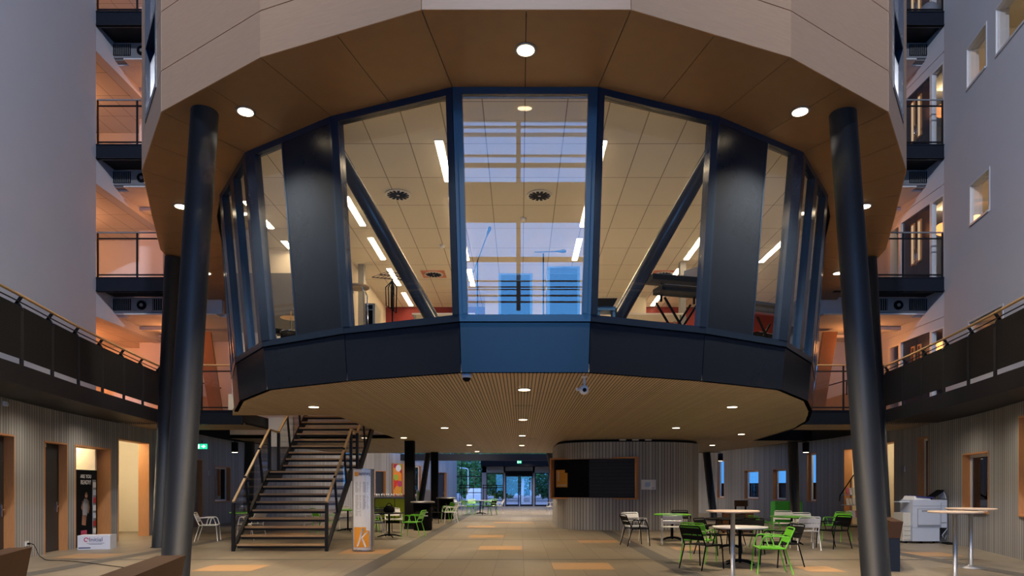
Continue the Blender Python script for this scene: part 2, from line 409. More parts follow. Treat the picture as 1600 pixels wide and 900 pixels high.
def window(path, px0, px1, z0, z1, label, frame='chairwhite', gl='dglass', ymin=0, fd=.16, fw=.07):
    o = Opening(path, px0, px1, z0, z1, ymin); NW[0] += 1
    c = (o.A+o.B)/2; r = thing('window_%d' % NW[0], label, 'window', (c.x, c.y, z0), None, 'structure')
    o.lining().build('reveal', 'oak', r)
    t = .036; m = MB(); bx = lambda *a: obox(m, o.A, o.u, o.n, *a)
    bx(t, t+fw, fd, fd+.07, z0+t, z1-t); bx(o.w-t-fw, o.w-t, fd, fd+.07, z0+t, z1-t)
    bx(t+fw, o.w-t-fw, fd, fd+.07, z1-t-fw, z1-t); bx(t+fw, o.w-t-fw, fd, fd+.07, z0+t, z0+t+fw)
    m.build('window_frame', frame, r)
    g = MB(); obox(g, o.A, o.u, o.n, t+fw, o.w-t-fw, fd+.03, fd+.04, z0+t+fw, z1-t-fw); g.build('pane', gl, r)
    return o
def door(path, px0, px1, z1, label, leaf='doordark', ymin=0, handle_at=1, glazed=False):
    o = Opening(path, px0, px1, 0, z1, ymin); ND[0] += 1
    c = (o.A+o.B)/2; r = thing('door_%d' % ND[0], label, 'door', (c.x, c.y, 0), None, 'structure')
    o.lining(sill=False).build('door_frame', 'oak', r)
    t = .037; g = MB(); obox(g, o.A, o.u, o.n, t, o.w-t, .17, .215, .008, z1-t)
    lf = g.build('door_leaf', leaf, r)
    if glazed:
        g = MB(); obox(g, o.A, o.u, o.n, o.w*.45, o.w*.68, .155, .169, .9, 2.1); g.build('vision_panel', 'oak', lf)
        g = MB(); obox(g, o.A, o.u, o.n, o.w*.49, o.w*.64, .145, .154, .97, 2.03); g.build('vision_glass', 'dglass', lf)
    h = MB(); uu = o.w-t-.09 if handle_at else t+.09
    obox(h, o.A, o.u, o.n, uu-.02, uu+.02, .16, .17, .92, 1.16); obox(h, o.A, o.u, o.n, uu-.01, uu+.01, .11, .16, 1.05, 1.07)
    obox(h, o.A, o.u, o.n, uu-.01-(.12 if handle_at else 0), uu+.01+(0 if handle_at else .12), .1, .12, 1.05, 1.07)
    h.build('door_handle', 'chrome', lf)
    if path is LW and px0 < 200:
        k = MB(); obox(k, o.A, o.u, o.n, .06, .36, .12, .165, z1-.13, z1-.05); k.build('door_closer', 'lgrey', lf)
    return o
holesL, holesR = [], []
holesL.append(door(LW, -26, 22, 2.58, 'charcoal door in oak frame at the near end of the ribbed wall', ymin=4).hole)
holesL.append(door(LW, 69, 105, 2.56, 'charcoal door in oak frame beside the black vending machine alcove', ymin=4).hole)
alc = Opening(LW, 117, 173, 0, 2.56, 4); holesL.append(alc.hole)
cor = Opening(LW, 184, 233, 0, 2.88, 4); holesL.append(cor.hole)
holesL.append(door(LW, 291, 316, 2.56, 'grey door with red glazed strip beneath the green arrow sign', 'grey', 22, 1, True).hole)
holesL.append(window(LW, 335, 360, .88, 2.36, 'oak lined window behind the staircase and white chairs', ymin=26).hole)
holesL.append(door(LW, 586, 603, 2.5, 'charcoal door with small white plate left of the fruit picture', 'doordark', 38).hole)
holesL.append(window(LW, 648, 658, .9, 2.9, 'tall oak lined window between the square black pillar and the slanted pillar', ymin=38, gl='dglass').hole)
holesL.append(door(LW, 676, 698, 2.5, 'dark oak framed door at the far end of the pale wall', 'doordark', 40).hole)
holesR.append(window(RW, 1434, 1451, .88, 2.97, 'narrow tall oak lined window behind the photocopier', ymin=10).hole)
holesR.append(window(RW, 1504, 1545, .88, 2.36, 'wide oak lined window above the two standing table tops', ymin=10).hole)
holesR.append(window(RW, 1592, 1632, .9, 3.0, 'tall oak lined window cut by the right edge of the photo', ymin=9).hole)
dr = Opening(RW, 1372, 1398, 0, 3.0, 10); holesR.append(dr.hole)
do2 = Opening(RW, 1319, 1341, 0, 3.0, 22); holesR.append(do2.hole)
holesR.append(window(RW, 1261, 1276, .86, 3.0, 'tall narrow lit window left of the leaflet stand', ymin=26, gl='glass').hole)
holesR.append(window(RW, 1208, 1229, .88, 2.36, 'square window with blue view above the green cabinet', ymin=29, gl='glass').hole)
holesR.append(window(RW, 1163, 1186, .88, 2.36, 'square window with blue view above the brown bench back', ymin=31, gl='glass').hole)
holesR.append(window(RW, 1120, 1132, .88, 3.0, 'tall slim window beside the hanging lamp near the booth', ymin=33, gl='glass').hole)
wall_with_holes(LW, 3.64, holesL, 'wall_left', 'grey ribbed curved wall with doors on the left of the hall')
wall_with_holes(RW, 3.64, holesR, 'wall_right', 'grey ribbed curved wall with windows on the right of the hall')
for o, lab, nm in ((alc, 'oak lining of the alcove around the vending machine', 'door_alcove'), (cor, 'oak lining of the bright cream corridor opening', 'door_corridor'),
                   (dr, 'oak lining of the lit doorway behind the tall right pillars', 'door_passage'), (do2, 'oak lining of the doorway behind the leaflet stand', 'door_far')):
    ND[0] += 1
    x = o.lining(.36 if o is alc else .3, sill=False).build('door_%d' % ND[0], 'oak'); tag(x, lab, 'door', None, 'structure')
def recess(o, depth, wid0, wid1, h, m, name, label):
    r = MB(); b = lambda *a: obox(r, o.A, o.u, o.n, *a)
    b(-wid0, o.w+wid1, depth, depth+.1, 0, h); b(-wid0-.1, -wid0, .27, depth+.1, 0, h); b(o.w+wid1, o.w+wid1+.1, .27, depth+.1, 0, h); b(-wid0, o.w+wid1, .27, depth, h, h+.1)
    struct(r, name, m, label, 'wall')
    s = MB(); obox(s, o.A, o.u, o.n, -wid0, o.w+wid1, depth-.015, depth, 0, .09); s.build('baseboard_'+name[5:], 'grey')
    bpy.data.objects['baseboard_'+name[5:]]['kind'] = 'structure'
recess(alc, 1.75, .3, .45, 2.9, 'cream', 'wall_alcove', 'cream walls of the vending machine alcove')
recess(cor, 2.2, .6, 2.2, 3.2, 'cream', 'wall_corridor', 'cream walls of the corridor beyond the oak opening')
recess(dr, 1.6, 1.5, .6, 3.2, 'cream', 'wall_passage', 'cream walls of the passage beyond the lit doorway')
recess(do2, 1.8, .8, .8, 3.2, 'cream', 'wall_far', 'cream walls of the room beyond the leaflet stand')
def olamp(o, d, u, z, e, c=(1, .84, .58)):
    p = o.A+o.u*(o.w*u)+o.n*d; point((p.x, p.y, z), e, c, .2)
olamp(alc, 1.2, .75, 2.75, 95); olamp(cor, 1.2, .7, 3.0, 150); olamp(dr, .9, .3, 3.0, 45); olamp(do2, 1., .5, 3., 40); point((14.2, 29.3, 2.9), 60, (1, .82, .55), .2)

def offset_wall(path, d, s0, s1, z0, z1, name, label, m, step=1.0):
    mb = MB(); q = s0
    while q < s1-1e-3:
        e = min(q+step, s1); a = path.at(q)+path.out(q)*d; b = path.at(e)+path.out(e)*d
        a2 = path.at(q)+path.out(q)*(d+.15); b2 = path.at(e)+path.out(e)*(d+.15)
        mb.hexa([(*a, z0), (*b, z0), (*b2, z0), (*a2, z0), (*a, z1), (*b, z1), (*b2, z1), (*a2, z1)]); q = e
    return struct(mb, name, m, label, 'wall')
offset_wall(RW, 3.0, RW.hit(1245, 26), RW.s[-1]-6, 0, 1.72, 'wall_right_garden', 'low dark garden wall seen through the blue windows', 'blackm')
offset_wall(RW, 3.0, 0, RW.hit(1245, 26), 0, 3.6, 'wall_right_outer', 'dim outer wall of the rooms behind the right windows', 'grey')
offset_wall(LW, 3.0, 0, LW.s[-1]-4, 0, 3.6, 'wall_left_outer', 'dim outer wall of the rooms behind the left doors', 'grey')

# ------------------------------------------------------------------ galleries, upper white walls
Zf = [3.65, 7.35, 11.05, 14.75]
DL = Path([(-7.9, -9), (-7.9, 4), (-8.1, 8), (-8.58, 11.3), (-9.25, 14.45), (-9.85, 18), (-9.98, 19)])
def uppx(y): return 8.19+.19*y if y > 7 else 9.52-.0*(7-y)
def deck(sgn, name, label):
    mb = MB(); p = [(sgn*abs(v.x)+(AX*2 if sgn > 0 else 0), v.y) for v in DL.p]
    for (x0, y0), (x1, y1) in zip(p, p[1:]):
        xo = sgn*16.5
        mb.hexa([(x0, y0, 3.30), (x1, y1, 3.30), (xo, y1, 3.30), (xo, y0, 3.30), (x0, y0, 3.65), (x1, y1, 3.65), (xo, y1, 3.65), (xo, y0, 3.65)])
    return struct(mb, name, 'black', label, 'gallery floor')
deck(-1, 'trim_gallery_left', 'black steel edged gallery floor above the left ribbed wall')
deck(1, 'trim_gallery_right', 'black steel edged gallery floor above the right ribbed wall')
def gallery_rail(sgn, label):
    r = thing('gallery_railing', label, 'railing', (sgn*9.2, 13, 3.65), 'mesh gallery railings')
    fx = lambda v: Vector((sgn*(abs(v.x)+.03)+(AX*2 if sgn > 0 else 0), v.y, 0))
    s0, s1 = 0, DL.s[-1]; s0 = s1-14*1.19; n = 14; st = [s0+(s1-s0)*k/n for k in range(n+1)]
    hr = [fx(DL.at(s0+(s1-s0)*k/50))+Vector((0, 0, 4.87)) for k in range(51)]
    MB().tube(hr, .028, 8).build('handrail', 'rail', r)
    MB().tube([h-Vector((0, 0, .12)) for h in hr], .012, 6).build('rail', 'black', r)
    for k in range(n+1):
        p = fx(DL.at(st[k])); o = Vector((sgn*.0, 0, 0)); m = MB()
        m.bar(p+Vector((0, 0, 3.45)), p+Vector((0, 0, 4.62)), .03, .07); m.bar(p+Vector((0, 0, 4.6)), p+Vector((sgn*.10, 0, 4.76)), .03, .09)
        m.bar(p+Vector((sgn*.09, 0, 4.74)), p+Vector((sgn*.0, 0, 4.86)), .03, .05)
        m.build('post', 'black', r)
        if k < n:
            a, b = fx(DL.at(st[k]+.04)), fx(DL.at(st[k+1]-.04)); L = (b-a).length; m = MB()
            nrm = Vector((sgn*.008, 0, 0)); z0, z1 = 3.76, 4.68
            q = [a+nrm+Vector((0, 0, z0)), b+nrm+Vector((0, 0, z0)), b+nrm+Vector((0, 0, z1)), a+nrm+Vector((0, 0, z1))]
            uv = [(0, 0), (L, 0), (L, 1), (0, 1)]
            m.face(q, 0, False, uv); m.face([x-2*nrm for x in q][::-1], 0, False, uv[::-1])
            m.build('mesh_panel', 'mesh', r)
    return r
gallery_rail(-1, 'black mesh gallery railing with timber handrail above the vending machine side')
gallery_rail(1, 'black mesh gallery railing with timber handrail above the photocopier side')

# upper walls
ys = [9, 11, 13, 14.5, 15.5, 16.4, 17.5, 18.2, 19]
UL = Path([(-uppx(y), y) for y in ys], 1); UR = Path([(uppx(y), y) for y in ys], 1)
def plain_wall(path, z0, z1, holes, name, label, m='white', th=.3):
    brk = sorted(set(path.s+[h[i] for h in holes for i in (0, 1)])); mb = MB()
    for a, b in zip(brk, brk[1:]):
        if b-a < 1e-4: continue
        mid = (a+b)/2; hs = sorted((h[2], h[3]) for h in holes if h[0]-1e-6 < mid < h[1]+1e-6); cur = z0; sp = []
        for h0, h1 in hs: sp.append((cur, h0)); cur = h1
        sp.append((cur, z1)); pa, pb, na, nb = path.at(a), path.at(b), path.out(a), path.out(b)
        for y0, y1 in sp:
            if y1-y0 < .01: continue
            mb.hexa([(*pa, y0), (*pb, y0), (*(pb+nb*th), y0), (*(pa+na*th), y0), (*pa, y1), (*pb, y1), (*(pb+nb*th), y1), (*(pa+na*th), y1)])
    return struct(mb, name, m, label, 'wall')
TOP = 20.0
for sg, nm, sd in ((-1, 'wall_end_left', 'left'), (1, 'wall_end_right', 'right')):
    plain_wall(Path([(sg*uppx(y), y) for y in (-9, 0, 7, 9)], 1), 3.65, TOP, [], nm, 'grey acoustic wall at the near end of the hall, %s side' % sd, 'acoustic')  # dark colour chosen to keep this unseen wall's reflection off the glass
plain_wall(UL, 3.65, TOP, [], 'wall_upper_left', 'tall plain white wall above the left gallery')
uh = []
for (p0, p1, z0, z1, lab) in ((1515, 1547, 8.17, 9.24, 'lit square window in the white wall, lowest above the right gallery'), (1510, 1542, 11.73, 12.84, 'lit square window high in the white wall, left of the pair'),
                              (1555, 1606, 11.67, 12.84, 'lit window at the top right corner, right of the pair'), (1513, 1568, 4.5, 5.77, 'window half hidden by the right mesh gallery railing')):
    o = Opening(UR, p0, p1, z0, z1, 8); NW[0] += 1; c = (o.A+o.B)/2
    r = thing('window_%d' % NW[0], lab, 'window', (c.x, c.y, z0), None, 'structure')
    m = o.lining(.2, .05); m.build('window_frame', 'chairwhite', r)
    g = MB(); obox(g, o.A, o.u, o.n, .05, o.w-.05, .03, .04, z0+.05, z1-.05); g.build('pane', 'glass', r)
    uh.append(o.hole)
plain_wall(UR, 3.65, TOP, uh, 'wall_upper_right', 'tall white wall with small lit windows above the right gallery')
# rooms behind the upper right windows
for zf in Zf[:3]:
    mb = MB(); x = lambda y: uppx(y)+.31
    for y0, y1 in ((12, 14.5), (14.5, 18.4)):
        mb.hexa([(x(y0)+2.8, y0, zf), (x(y1)+2.8, y1, zf), (x(y1)+2.9, y1, zf), (x(y0)+2.9, y0, zf)]+[(x(y0)+2.8, y0, zf+2.9), (x(y1)+2.8, y1, zf+2.9), (x(y1)+2.9, y1, zf+2.9), (x(y0)+2.9, y0, zf+2.9)])
        mb.hexa([(x(y0), y0, zf+2.8), (x(y1), y1, zf+2.8), (x(y1)+2.8, y1, zf+2.8), (x(y0)+2.8, y0, zf+2.8)]+[(x(y0), y0, zf+2.9), (x(y1), y1, zf+2.9), (x(y1)+2.8, y1, zf+2.9), (x(y0)+2.8, y0, zf+2.9)])
        mb.hexa([(x(y0), y0, zf-.1), (x(y1), y1, zf-.1), (x(y1)+2.8, y1, zf-.1), (x(y0)+2.8, y0, zf-.1)]+[(x(y0), y0, zf), (x(y1), y1, zf), (x(y1)+2.8, y1, zf), (x(y0)+2.8, y0, zf)])
    for y in (12, 18.4): mb.box(x(y), x(y)+2.9, y-.05, y+.05, zf, zf+2.9)
    struct(mb, 'wall_upper_rooms', 'cream', 'cream room seen through the small upper windows', 'wall')
    point((x(16)+1.5, 15.6, zf+2.5), 28 if zf > 4 else 8, (1, .84, .62), .25)

# ------------------------------------------------------------------ bridges between the white walls and the drum, corridors behind
for k, zf in enumerate(Zf):
    for sg in (-1, 1):
        side = 'left' if sg < 0 else 'right'; lev = ('lowest', 'second', 'third', 'top')[k]
        xo = 10.02 if k == 0 else 11.82
        xi = 7.75 if k == 0 else 8.75
        X = lambda v: sg*v+(2*AX if sg > 0 else 0) if k == 0 else sg*v
        br = thing('footbridge', '%s black steel footbridge between drum and %s wall' % (lev, side), 'bridge', (X((xo+xi)/2), 19.4, zf-.4), 'footbridges beside the drum')
        m = MB(); x0, x1 = sorted((X(xi), X(xo))); m.box(x0, x1, 19, 19.06, zf-.39, zf); m.box(x0, x1, 18.98, 19.12, zf-.39, zf-.36); m.box(x0, x1, 18.98, 19.1, zf-.03, zf); m.build('edge_beam', 'navy', br)
        m = MB(); m.box(x0, x1, 19.06, 19.9 if k else 21.4, zf-.3, zf-.03); m.build('deck', 'black', br)
        rl = thing('bridge_railing', '%s glass and steel railing on the %s footbridge' % (lev, side), 'railing', (X((xo+xi)/2), 19.05, zf), 'glass railings on the footbridges')
        xs = [xo-.04-1.1*j for j in range(4)]; xs = [v for v in xs if v > xi]
        h = 1.26
        m = MB(); m.tube([(X(xo-.02), 19.05, zf+h), (X(xi), 19.05, zf+h)], .022, 8); m.build('handrail', 'rail' if k == 0 else 'grey', rl)
        m = MB(); m.bar((X(xo-.02), 19.05, zf+h-.17), (X(xi), 19.05, zf+h-.17), .03, .035); m.build('rail', 'black', rl)
        m = MB(); m.bar((X(xo-.02), 19.05, zf+.08), (X(xi), 19.05, zf+.08), .03, .035); m.build('rail', 'black', rl)
        for j, v in enumerate(xs):
            m = MB(); m.bar((X(v), 19.05, zf-.02), (X(v), 19.05, zf+h-.02), .04, .035); m.build('post', 'black', rl)
        m = MB(); a, b = sorted((X(xo-.1), X(xi))); m.box(a, b, 19.045, 19.053, zf+.1, zf+h-.2); m.build('glass_panel', 'glass', rl)
        # bulkhead below the deck, with the air unit
        zb0, zb1 = zf-.80, zf-.3
        if k:
            m = MB(); a, b = sorted((sg*12.05, sg*8.7)); m.box(a, b, 19.92, 20.1, zb0, zb1); struct(m, 'trim_bulkhead', 'lgrey' if k == 1 else 'grey', 'grey bulkhead under the %s %s footbridge' % (lev, side), 'bulkhead')
            ac = thing('air_unit', 'grey air unit with round fan under the %s %s footbridge' % (lev, side), 'air unit', (sg*11.1, 19.86, zb0+.04), 'air units under the footbridges')
            a, b = sorted((sg*11.95, sg*10.0)); MB().box(a, b, 19.86, 19.92, zb0+.04, zb1-.02).build('casing', 'grey', ac)
            for c0, c1 in ((11.85, 11.32), (10.68, 10.1)):
                a, b = sorted((sg*c0, sg*c1)); m = MB(); m.box(a, b, 19.835, 19.855, zb0+.1, zb1-.07)
                for j in range(9): q = a+(b-a)*(j+.5)/9; m.box(q-.008, q+.008, 19.82, 19.836, zb0+.1, zb1-.07, 1)
                m.build('grille', ['blackm', 'grey'], ac)
            m = MB(); c = Vector((sg*11.0, 19.86, (zb0+zb1)/2)); m.tube([c, c-Vector((0, .03, 0))], .135, 20, 0); m.tube([c-Vector((0, .03, 0)), c-Vector((0, .04, 0))], .05, 12, 1); m.build('fan', ['blackm', 'grey'], ac)
            m = MB(); a, b = sorted((sg*11.5, sg*8.8)); m.box(a, b, 19.8, 20.1, zb0-.04, zb0); struct(m, 'trim_ledge', 'ledge', 'white ledge under the %s %s air unit' % (lev, side), 'ledge')
    # corridor ceilings and the lintel beams in line with the white walls (below bridge k+1, on floor k)
    zc = zf+3.7-.84
    for sg in (-1, 1):
        side = 'left' if sg < 0 else 'right'
        m = MB(); a, b = sorted((sg*11.9, sg*8.5)); m.box(a, b, 20.1, 23.5, zc, zc+.1); struct(m, 'ceiling', 'white', 'white corridor ceiling beside the drum', 'ceiling')
        m = MB(); a, b = sorted((sg*11.9, sg*10.2)); m.box(a, b, 21.2, 21.45, zc-.12, zc-.02); m.box(a, b, 22.3, 22.5, zc-.12, zc-.02); struct(m, 'trim_ceiling_beam', 'white', 'shallow beams under the %s corridor ceiling' % side, 'beam')
        m = MB(); a, b = sorted((sg*11.82, sg*12.12)); m.box(a, b, 19, 23.5, zf+3.7-1.08, zf+3.7-.3); struct(m, 'trim_lintel', 'white', 'white lintel beam in line with the %s white wall' % side, 'beam')
        if sg < 0:
            m = MB(); m.box(-17, -12.12, 19, 23.5, zf+2.64, zf+2.74); struct(m, 'ceiling', 'ctile', 'tiled corridor ceiling left of the bridges', 'ceiling')
            m = MB(); m.box(-17, -11.85, 18.6, 23.5, zf-.3, zf); struct(m, 'floor', 'grey', 'corridor floor left of the bridges', 'floor')
            m = MB(); m.box(-12.6, -11.82, 22.6, 23.5, zf, zf+2.64) ; struct(m, 'wall_pier', 'white', 'white pier at the end of the left corridor', 'wall')
        else:
            r = None
            m = MB(); m.box(11.8, 17, 19.3, 23.5, zf-.3, zf); struct(m, 'floor', 'grey', 'corridor floor right of the bridges', 'floor')
    # right side wall with double doors
    zd = zf+2.35; m = MB()
    m.box(11.84, 12.1, 19.0, 23.5, zd, zf+2.7); m.box(11.84, 12.1, 21.95, 23.5, zf, zd); m.box(11.84, 12.1, 18.95, 19.03, zf, zd)
    struct(m, 'wall_right_side', 'white', 'white wall holding the blue double doors', 'wall')
    ND[0] += 1; lev = ('first', 'second', 'third', 'topmost')[k]
    d = thing('door_%d' % ND[0], 'dark blue double doors with slim lights on the %s floor, right side' % lev, 'door', (11.9, 20.5, zf), None, 'structure')
    for j, (a, b) in enumerate(((19.72, 20.44), (20.46, 21.18))):
        m = MB(); m.box(11.88, 11.94, a, b, zf+.01, zd-.02); lf = m.build('door_leaf', 'navyg', d)
        c = b-.16 if j == 0 else a+.16
        m = MB(); m.box(11.85, 11.885, c-.09, c+.09, zf+.85, zf+2.1); m.build('vision_panel', 'oak', lf)
        m = MB(); m.box(11.84, 11.852, c-.045, c+.045, zf+.9, zf+2.05); m.build('vision_glass', 'litroom' if k else 'dglass', lf)  # this glass glows to stand for the lit room behind
        m = MB(); c2 = b-.04 if j == 0 else a+.04; m.tube([(11.84, c2, zf+.8), (11.84, c2, zf+1.3)], .012, 6); m.build('door_handle', 'chrome', lf)
    NW[0] += 1; w = thing('window_%d' % NW[0], 'white framed side light next to the blue doors on the %s floor' % lev, 'window', (11.9, 19.4, zf), None, 'structure')
    m = MB(); m.box(11.82, 11.95, 19.03, 19.1, zf, zd); m.box(11.82, 11.95, 19.6, 19.71, zf, zd); m.box(11.82, 11.95, 19.1, 19.6, zd-.05, zd); m.box(11.82, 11.95, 19.1, 19.6, zf, zf+.05); m.build('window_frame', 'chairwhite', w)
    m = MB(); m.box(11.88, 11.89, 19.1, 19.6, zf+.05, zd-.05); m.build('pane', 'glass', w)
    NW[0] += 1; w = thing('window_%d' % NW[0], 'slim blue lit side light beyond the blue doors on the %s floor' % lev, 'window', (11.9, 21.6, zf), None, 'structure')
    m = MB(); m.box(11.82, 11.95, 21.2, 21.34, zf, zd); m.box(11.82, 11.95, 21.82, 21.95, zf, zd); m.box(11.82, 11.95, 21.34, 21.82, zd-.06, zd); m.build('window_frame', 'chairwhite', w)
    m = MB(); m.box(11.88, 11.89, 21.34, 21.82, zf, zd-.06); m.build('pane', 'glass', w)
    if k:
        m = MB(); m.box(13.6, 13.7, 18.8, 21.1, zf, zf+2.8); m.box(12.1, 13.7, 18.8, 21.1, zf+2.7, zf+2.8); struct(m, 'wall_side_room', 'cream', 'cream room beyond the blue doors', 'wall')
        point((13.1, 20.9, zf+2.5), 16, (1, .8, .5), .06)
    # outer enclosure of the corridors
    m = MB(); m.box(-17.1, -12.12, 18.6, 18.7, zf, zf+3.4); m.box(-17.1, -17, 18.7, 23.5, zf-.3, zf+3.4); struct(m, 'wall_corridor_left', 'white', 'closed ends of the left corridor', 'wall')
    m = MB(); m.box(12.12, 17.1, 18.6, 18.7, zf, zf+3.4); m.box(17, 17.1, 18.7, 23.5, zf-.3, zf+3.4); m.box(12.1, 17, 18.7, 23.5, zf+2.85, zf+2.95); struct(m, 'wall_corridor_right', 'white', 'closed ends of the right corridor', 'wall')
    # warm corridor lamps
    if k < 4:
        point((-14.2, 20.8, zf+2.3), (190, 120, 95, 80)[k], ((1, .30, .09), (1, .40, .18), (1, .40, .18), (1, .40, .18))[k], .25); point((-10.9, 21.2, zf+2.2), (26, 30, 26, 20)[k], (1, .34, .10), .2)
        point((10.6, 21.3, zf+2.2), (42, 26, 12, 7)[k], (1, .36, .10), .2)
# back wall of the upper atrium with blue slit windows on the first floor
m = MB(); 
for a, b in ((-17, 10.1), (10.5, 17)): m.box(a, b, 23.5, 23.7, 3.65, 6.3)
m.box(10.1, 10.5, 23.5, 23.7, 5.75, 6.3); m.box(10.1, 10.5, 23.5, 23.7, 3.65, 4.5); m.box(-17, 17, 23.5, 23.7, 6.3, TOP)
struct(m, 'wall_back', 'white', 'white back wall of the atrium beyond the footbridges', 'wall')
for sg in (-1, 1):
    m = MB(); zz = ((9.15, 21.5, 3.67), (9.55, 21.5, 3.67), (9.65, 21.7, 3.67), (9.2, 21.7, 3.67)); t_ = ((9.55, 21.5, 6.4), (10.0, 21.5, 6.4), (10.0, 21.7, 6.4), (9.6, 21.7, 6.4))
    m.hexa([(sg*x-.2*(sg < 0), y, z) for x, y, z in zz]+[(sg*x-.2*(sg < 0), y, z) for x, y, z in t_])
    tag(m.build('leaning_timber_panel', 'oak'), 'orange lit timber panel leaning beside the drum on the %s footbridge' % ('left' if sg < 0 else 'right'), 'panel', 'leaning timber panels')  # orange oak colour holds the warm light on this panel
    # stair flight glimpsed behind the bridge railing
    st = thing('back_stair', 'dim stair flight glimpsed behind the %s footbridge railing' % ('left' if sg < 0 else 'right'), 'stairs', (sg*10.6, 22.6, 3.65), 'back stairs')
    m = MB(); m.hexa([(sg*9.9, 22.4, 3.66), (sg*11.6, 22.4, 3.66), (sg*11.6, 22.6, 3.66), (sg*9.9, 22.6, 3.66), (sg*9.9, 22.4, 4.35), (sg*11.6, 22.4, 4.85), (sg*11.6, 22.6, 4.85), (sg*9.9, 22.6, 4.35)]); m.build('side_wall', 'tread', st)
    m = MB(); m.tube([(sg*9.8, 22.38, 4.75), (sg*11.6, 22.38, 5.25)], .022, 6); m.build('handrail', 'black', st)
    for q in (9.9, 10.7, 11.5): m = MB(); m.bar((sg*q, 22.38, 4.3+(q-9.9)*.28), (sg*q, 22.38, 4.76+(q-9.9)*.28), .03, .03); m.build('post', 'black', st)

# ------------------------------------------------------------------ roof with skylight, front curtain wall behind the camera
m = MB(); m.box(-16, -5.5, -9, 23.7, TOP, TOP+.3); m.box(5.5, 16, -9, 23.7, TOP, TOP+.3); m.box(-5.5, 5.5, -9, -4, TOP, TOP+.3); m.box(-5.5, 5.5, 8, 23.7, TOP, TOP+.3)
struct(m, 'ceiling', 'white', 'white atrium roof around the skylight', 'ceiling')
CY = -9.0
def zref(py):      # where the front pane's reflection of pixel row py lands on the curtain wall
    z = None
    for k in range(4000):
        zz = 3.2+k*.001; Y = 9.81-(zz-3.17)/3.8*.493
        if EYE+(HY-py)*Y/F_ <= zz: z = zz; break
    Y = 9.81-(z-3.17)/3.8*.493; e = math.atan2(z-EYE, Y)-2*math.atan(.493/3.8)
    return z+math.tan(e)*(Y-CY)
k_ = (9.6-CY+9.6)/F_
cw = thing('window_%d' % 90, 'tall curtain wall of blue lit panes at the near end', 'window', (0, CY, 0), None, 'structure')
xm = AX+(815-820)*k_
rows = [(168, 171), (182, 189), (196, 199), (207, 208), (210, 212), (241, 244), (254, 261), (284, 347), (401, 409), (437.5, 440), (447, 449), (451, 453), (460, 463), (470, 473)]
m = MB()
for a, b in rows:
    z0, z1 = sorted((zref(a), zref(b))); m.box(-4, 4.2, CY-.1, CY+.1, z0, z1)
    zz = z0
m.build('transom', 'beige', cw)
m = MB(); m.box(xm-.085, xm+.085, CY-.12, CY+.12, zref(485), zref(150)); m.build('mullion', 'beige', cw)
zt = zref(169)
m = MB(); m.box(-16, -4, CY-.2, CY+.1, 0, TOP); m.box(4.2, 16, CY-.2, CY+.1, 0, TOP); m.box(-4, 4.2, CY-.2, CY+.1, zt, TOP); struct(m, 'wall_front', 'white', 'white wall around the curtain wall at the near end', 'wall')

# ------------------------------------------------------------------ the drum
ZB, ZT = 3.17, 6.97
RB = [(.919, 9.81), (2.75, 10.59), (4.357, 11.57), (5.454, 13.1), (6.35, 15.0), (7.2, 17.2), (7.79, 19.57), (8.34, 24.5)]
RT = [(.991, 9.317), (2.845, 10.05), (4.534, 11.13), (5.667, 12.76), (6.5, 14.75), (7.45, 17.0), (8.05, 19.5), (8.6, 24.5)]
RO = [(1.197, 7.79), (3.364, 8.657), (5.28, 9.914), (6.58, 11.75), (7.47, 13.72), (8.337, 15.69), (8.75, 17.7), (9.15, 19.8), (9.45, 21.8), (9.55, 24.5)]
drum = thing('hanging_drum_room', 'timber clad drum shaped room on leaning pillars with dark blue window band', 'room', (AX, 9.6, ZB))
class Facet:
    def __init__(s, i, sg):
        q = lambda R, k: Vector((AX+sg*R[k][0], R[k][1]))
        if i == 0:
            s.B0, s.T0 = Vector((AX-RB[0][0], RB[0][1])), Vector((AX-RT[0][0], RT[0][1])); s.B1, s.T1 = q(RB, 0), q(RT, 0)
        else: s.B0, s.T0, s.B1, s.T1 = q(RB, i-1), q(RT, i-1), q(RB, i), q(RT, i)
        d = (s.B1-s.B0).normalized(); n = Vector((d.y, -d.x)); c = (s.B0+s.B1)/2-Vector((AX, 18)); s.n = n if n.dot(c) > 0 else -n
        s.w = (s.B1-s.B0).length
    def p(s, t, z, d=0):
        k = (z-ZB)/(ZT-ZB); a = s.B0.lerp(s.T0, k); b = s.B1.lerp(s.T1, k); v = a.lerp(b, t)+s.n*d; return Vector((v.x, v.y, z))
    def hexa(s, m, t0, t1, z0, z1, d0, d1, mi=0):
        m.hexa([s.p(t0, z0, d0), s.p(t1, z0, d0), s.p(t1, z0, d1), s.p(t0, z0, d1), s.p(t0, z1, d0), s.p(t1, z1, d0), s.p(t1, z1, d1), s.p(t0, z1, d1)], mi)
SILL, HEAD = 3.97, 6.88
facets = [(0, 1)]+[(i, sg) for i in range(1, 8) for sg in (-1, 1)]
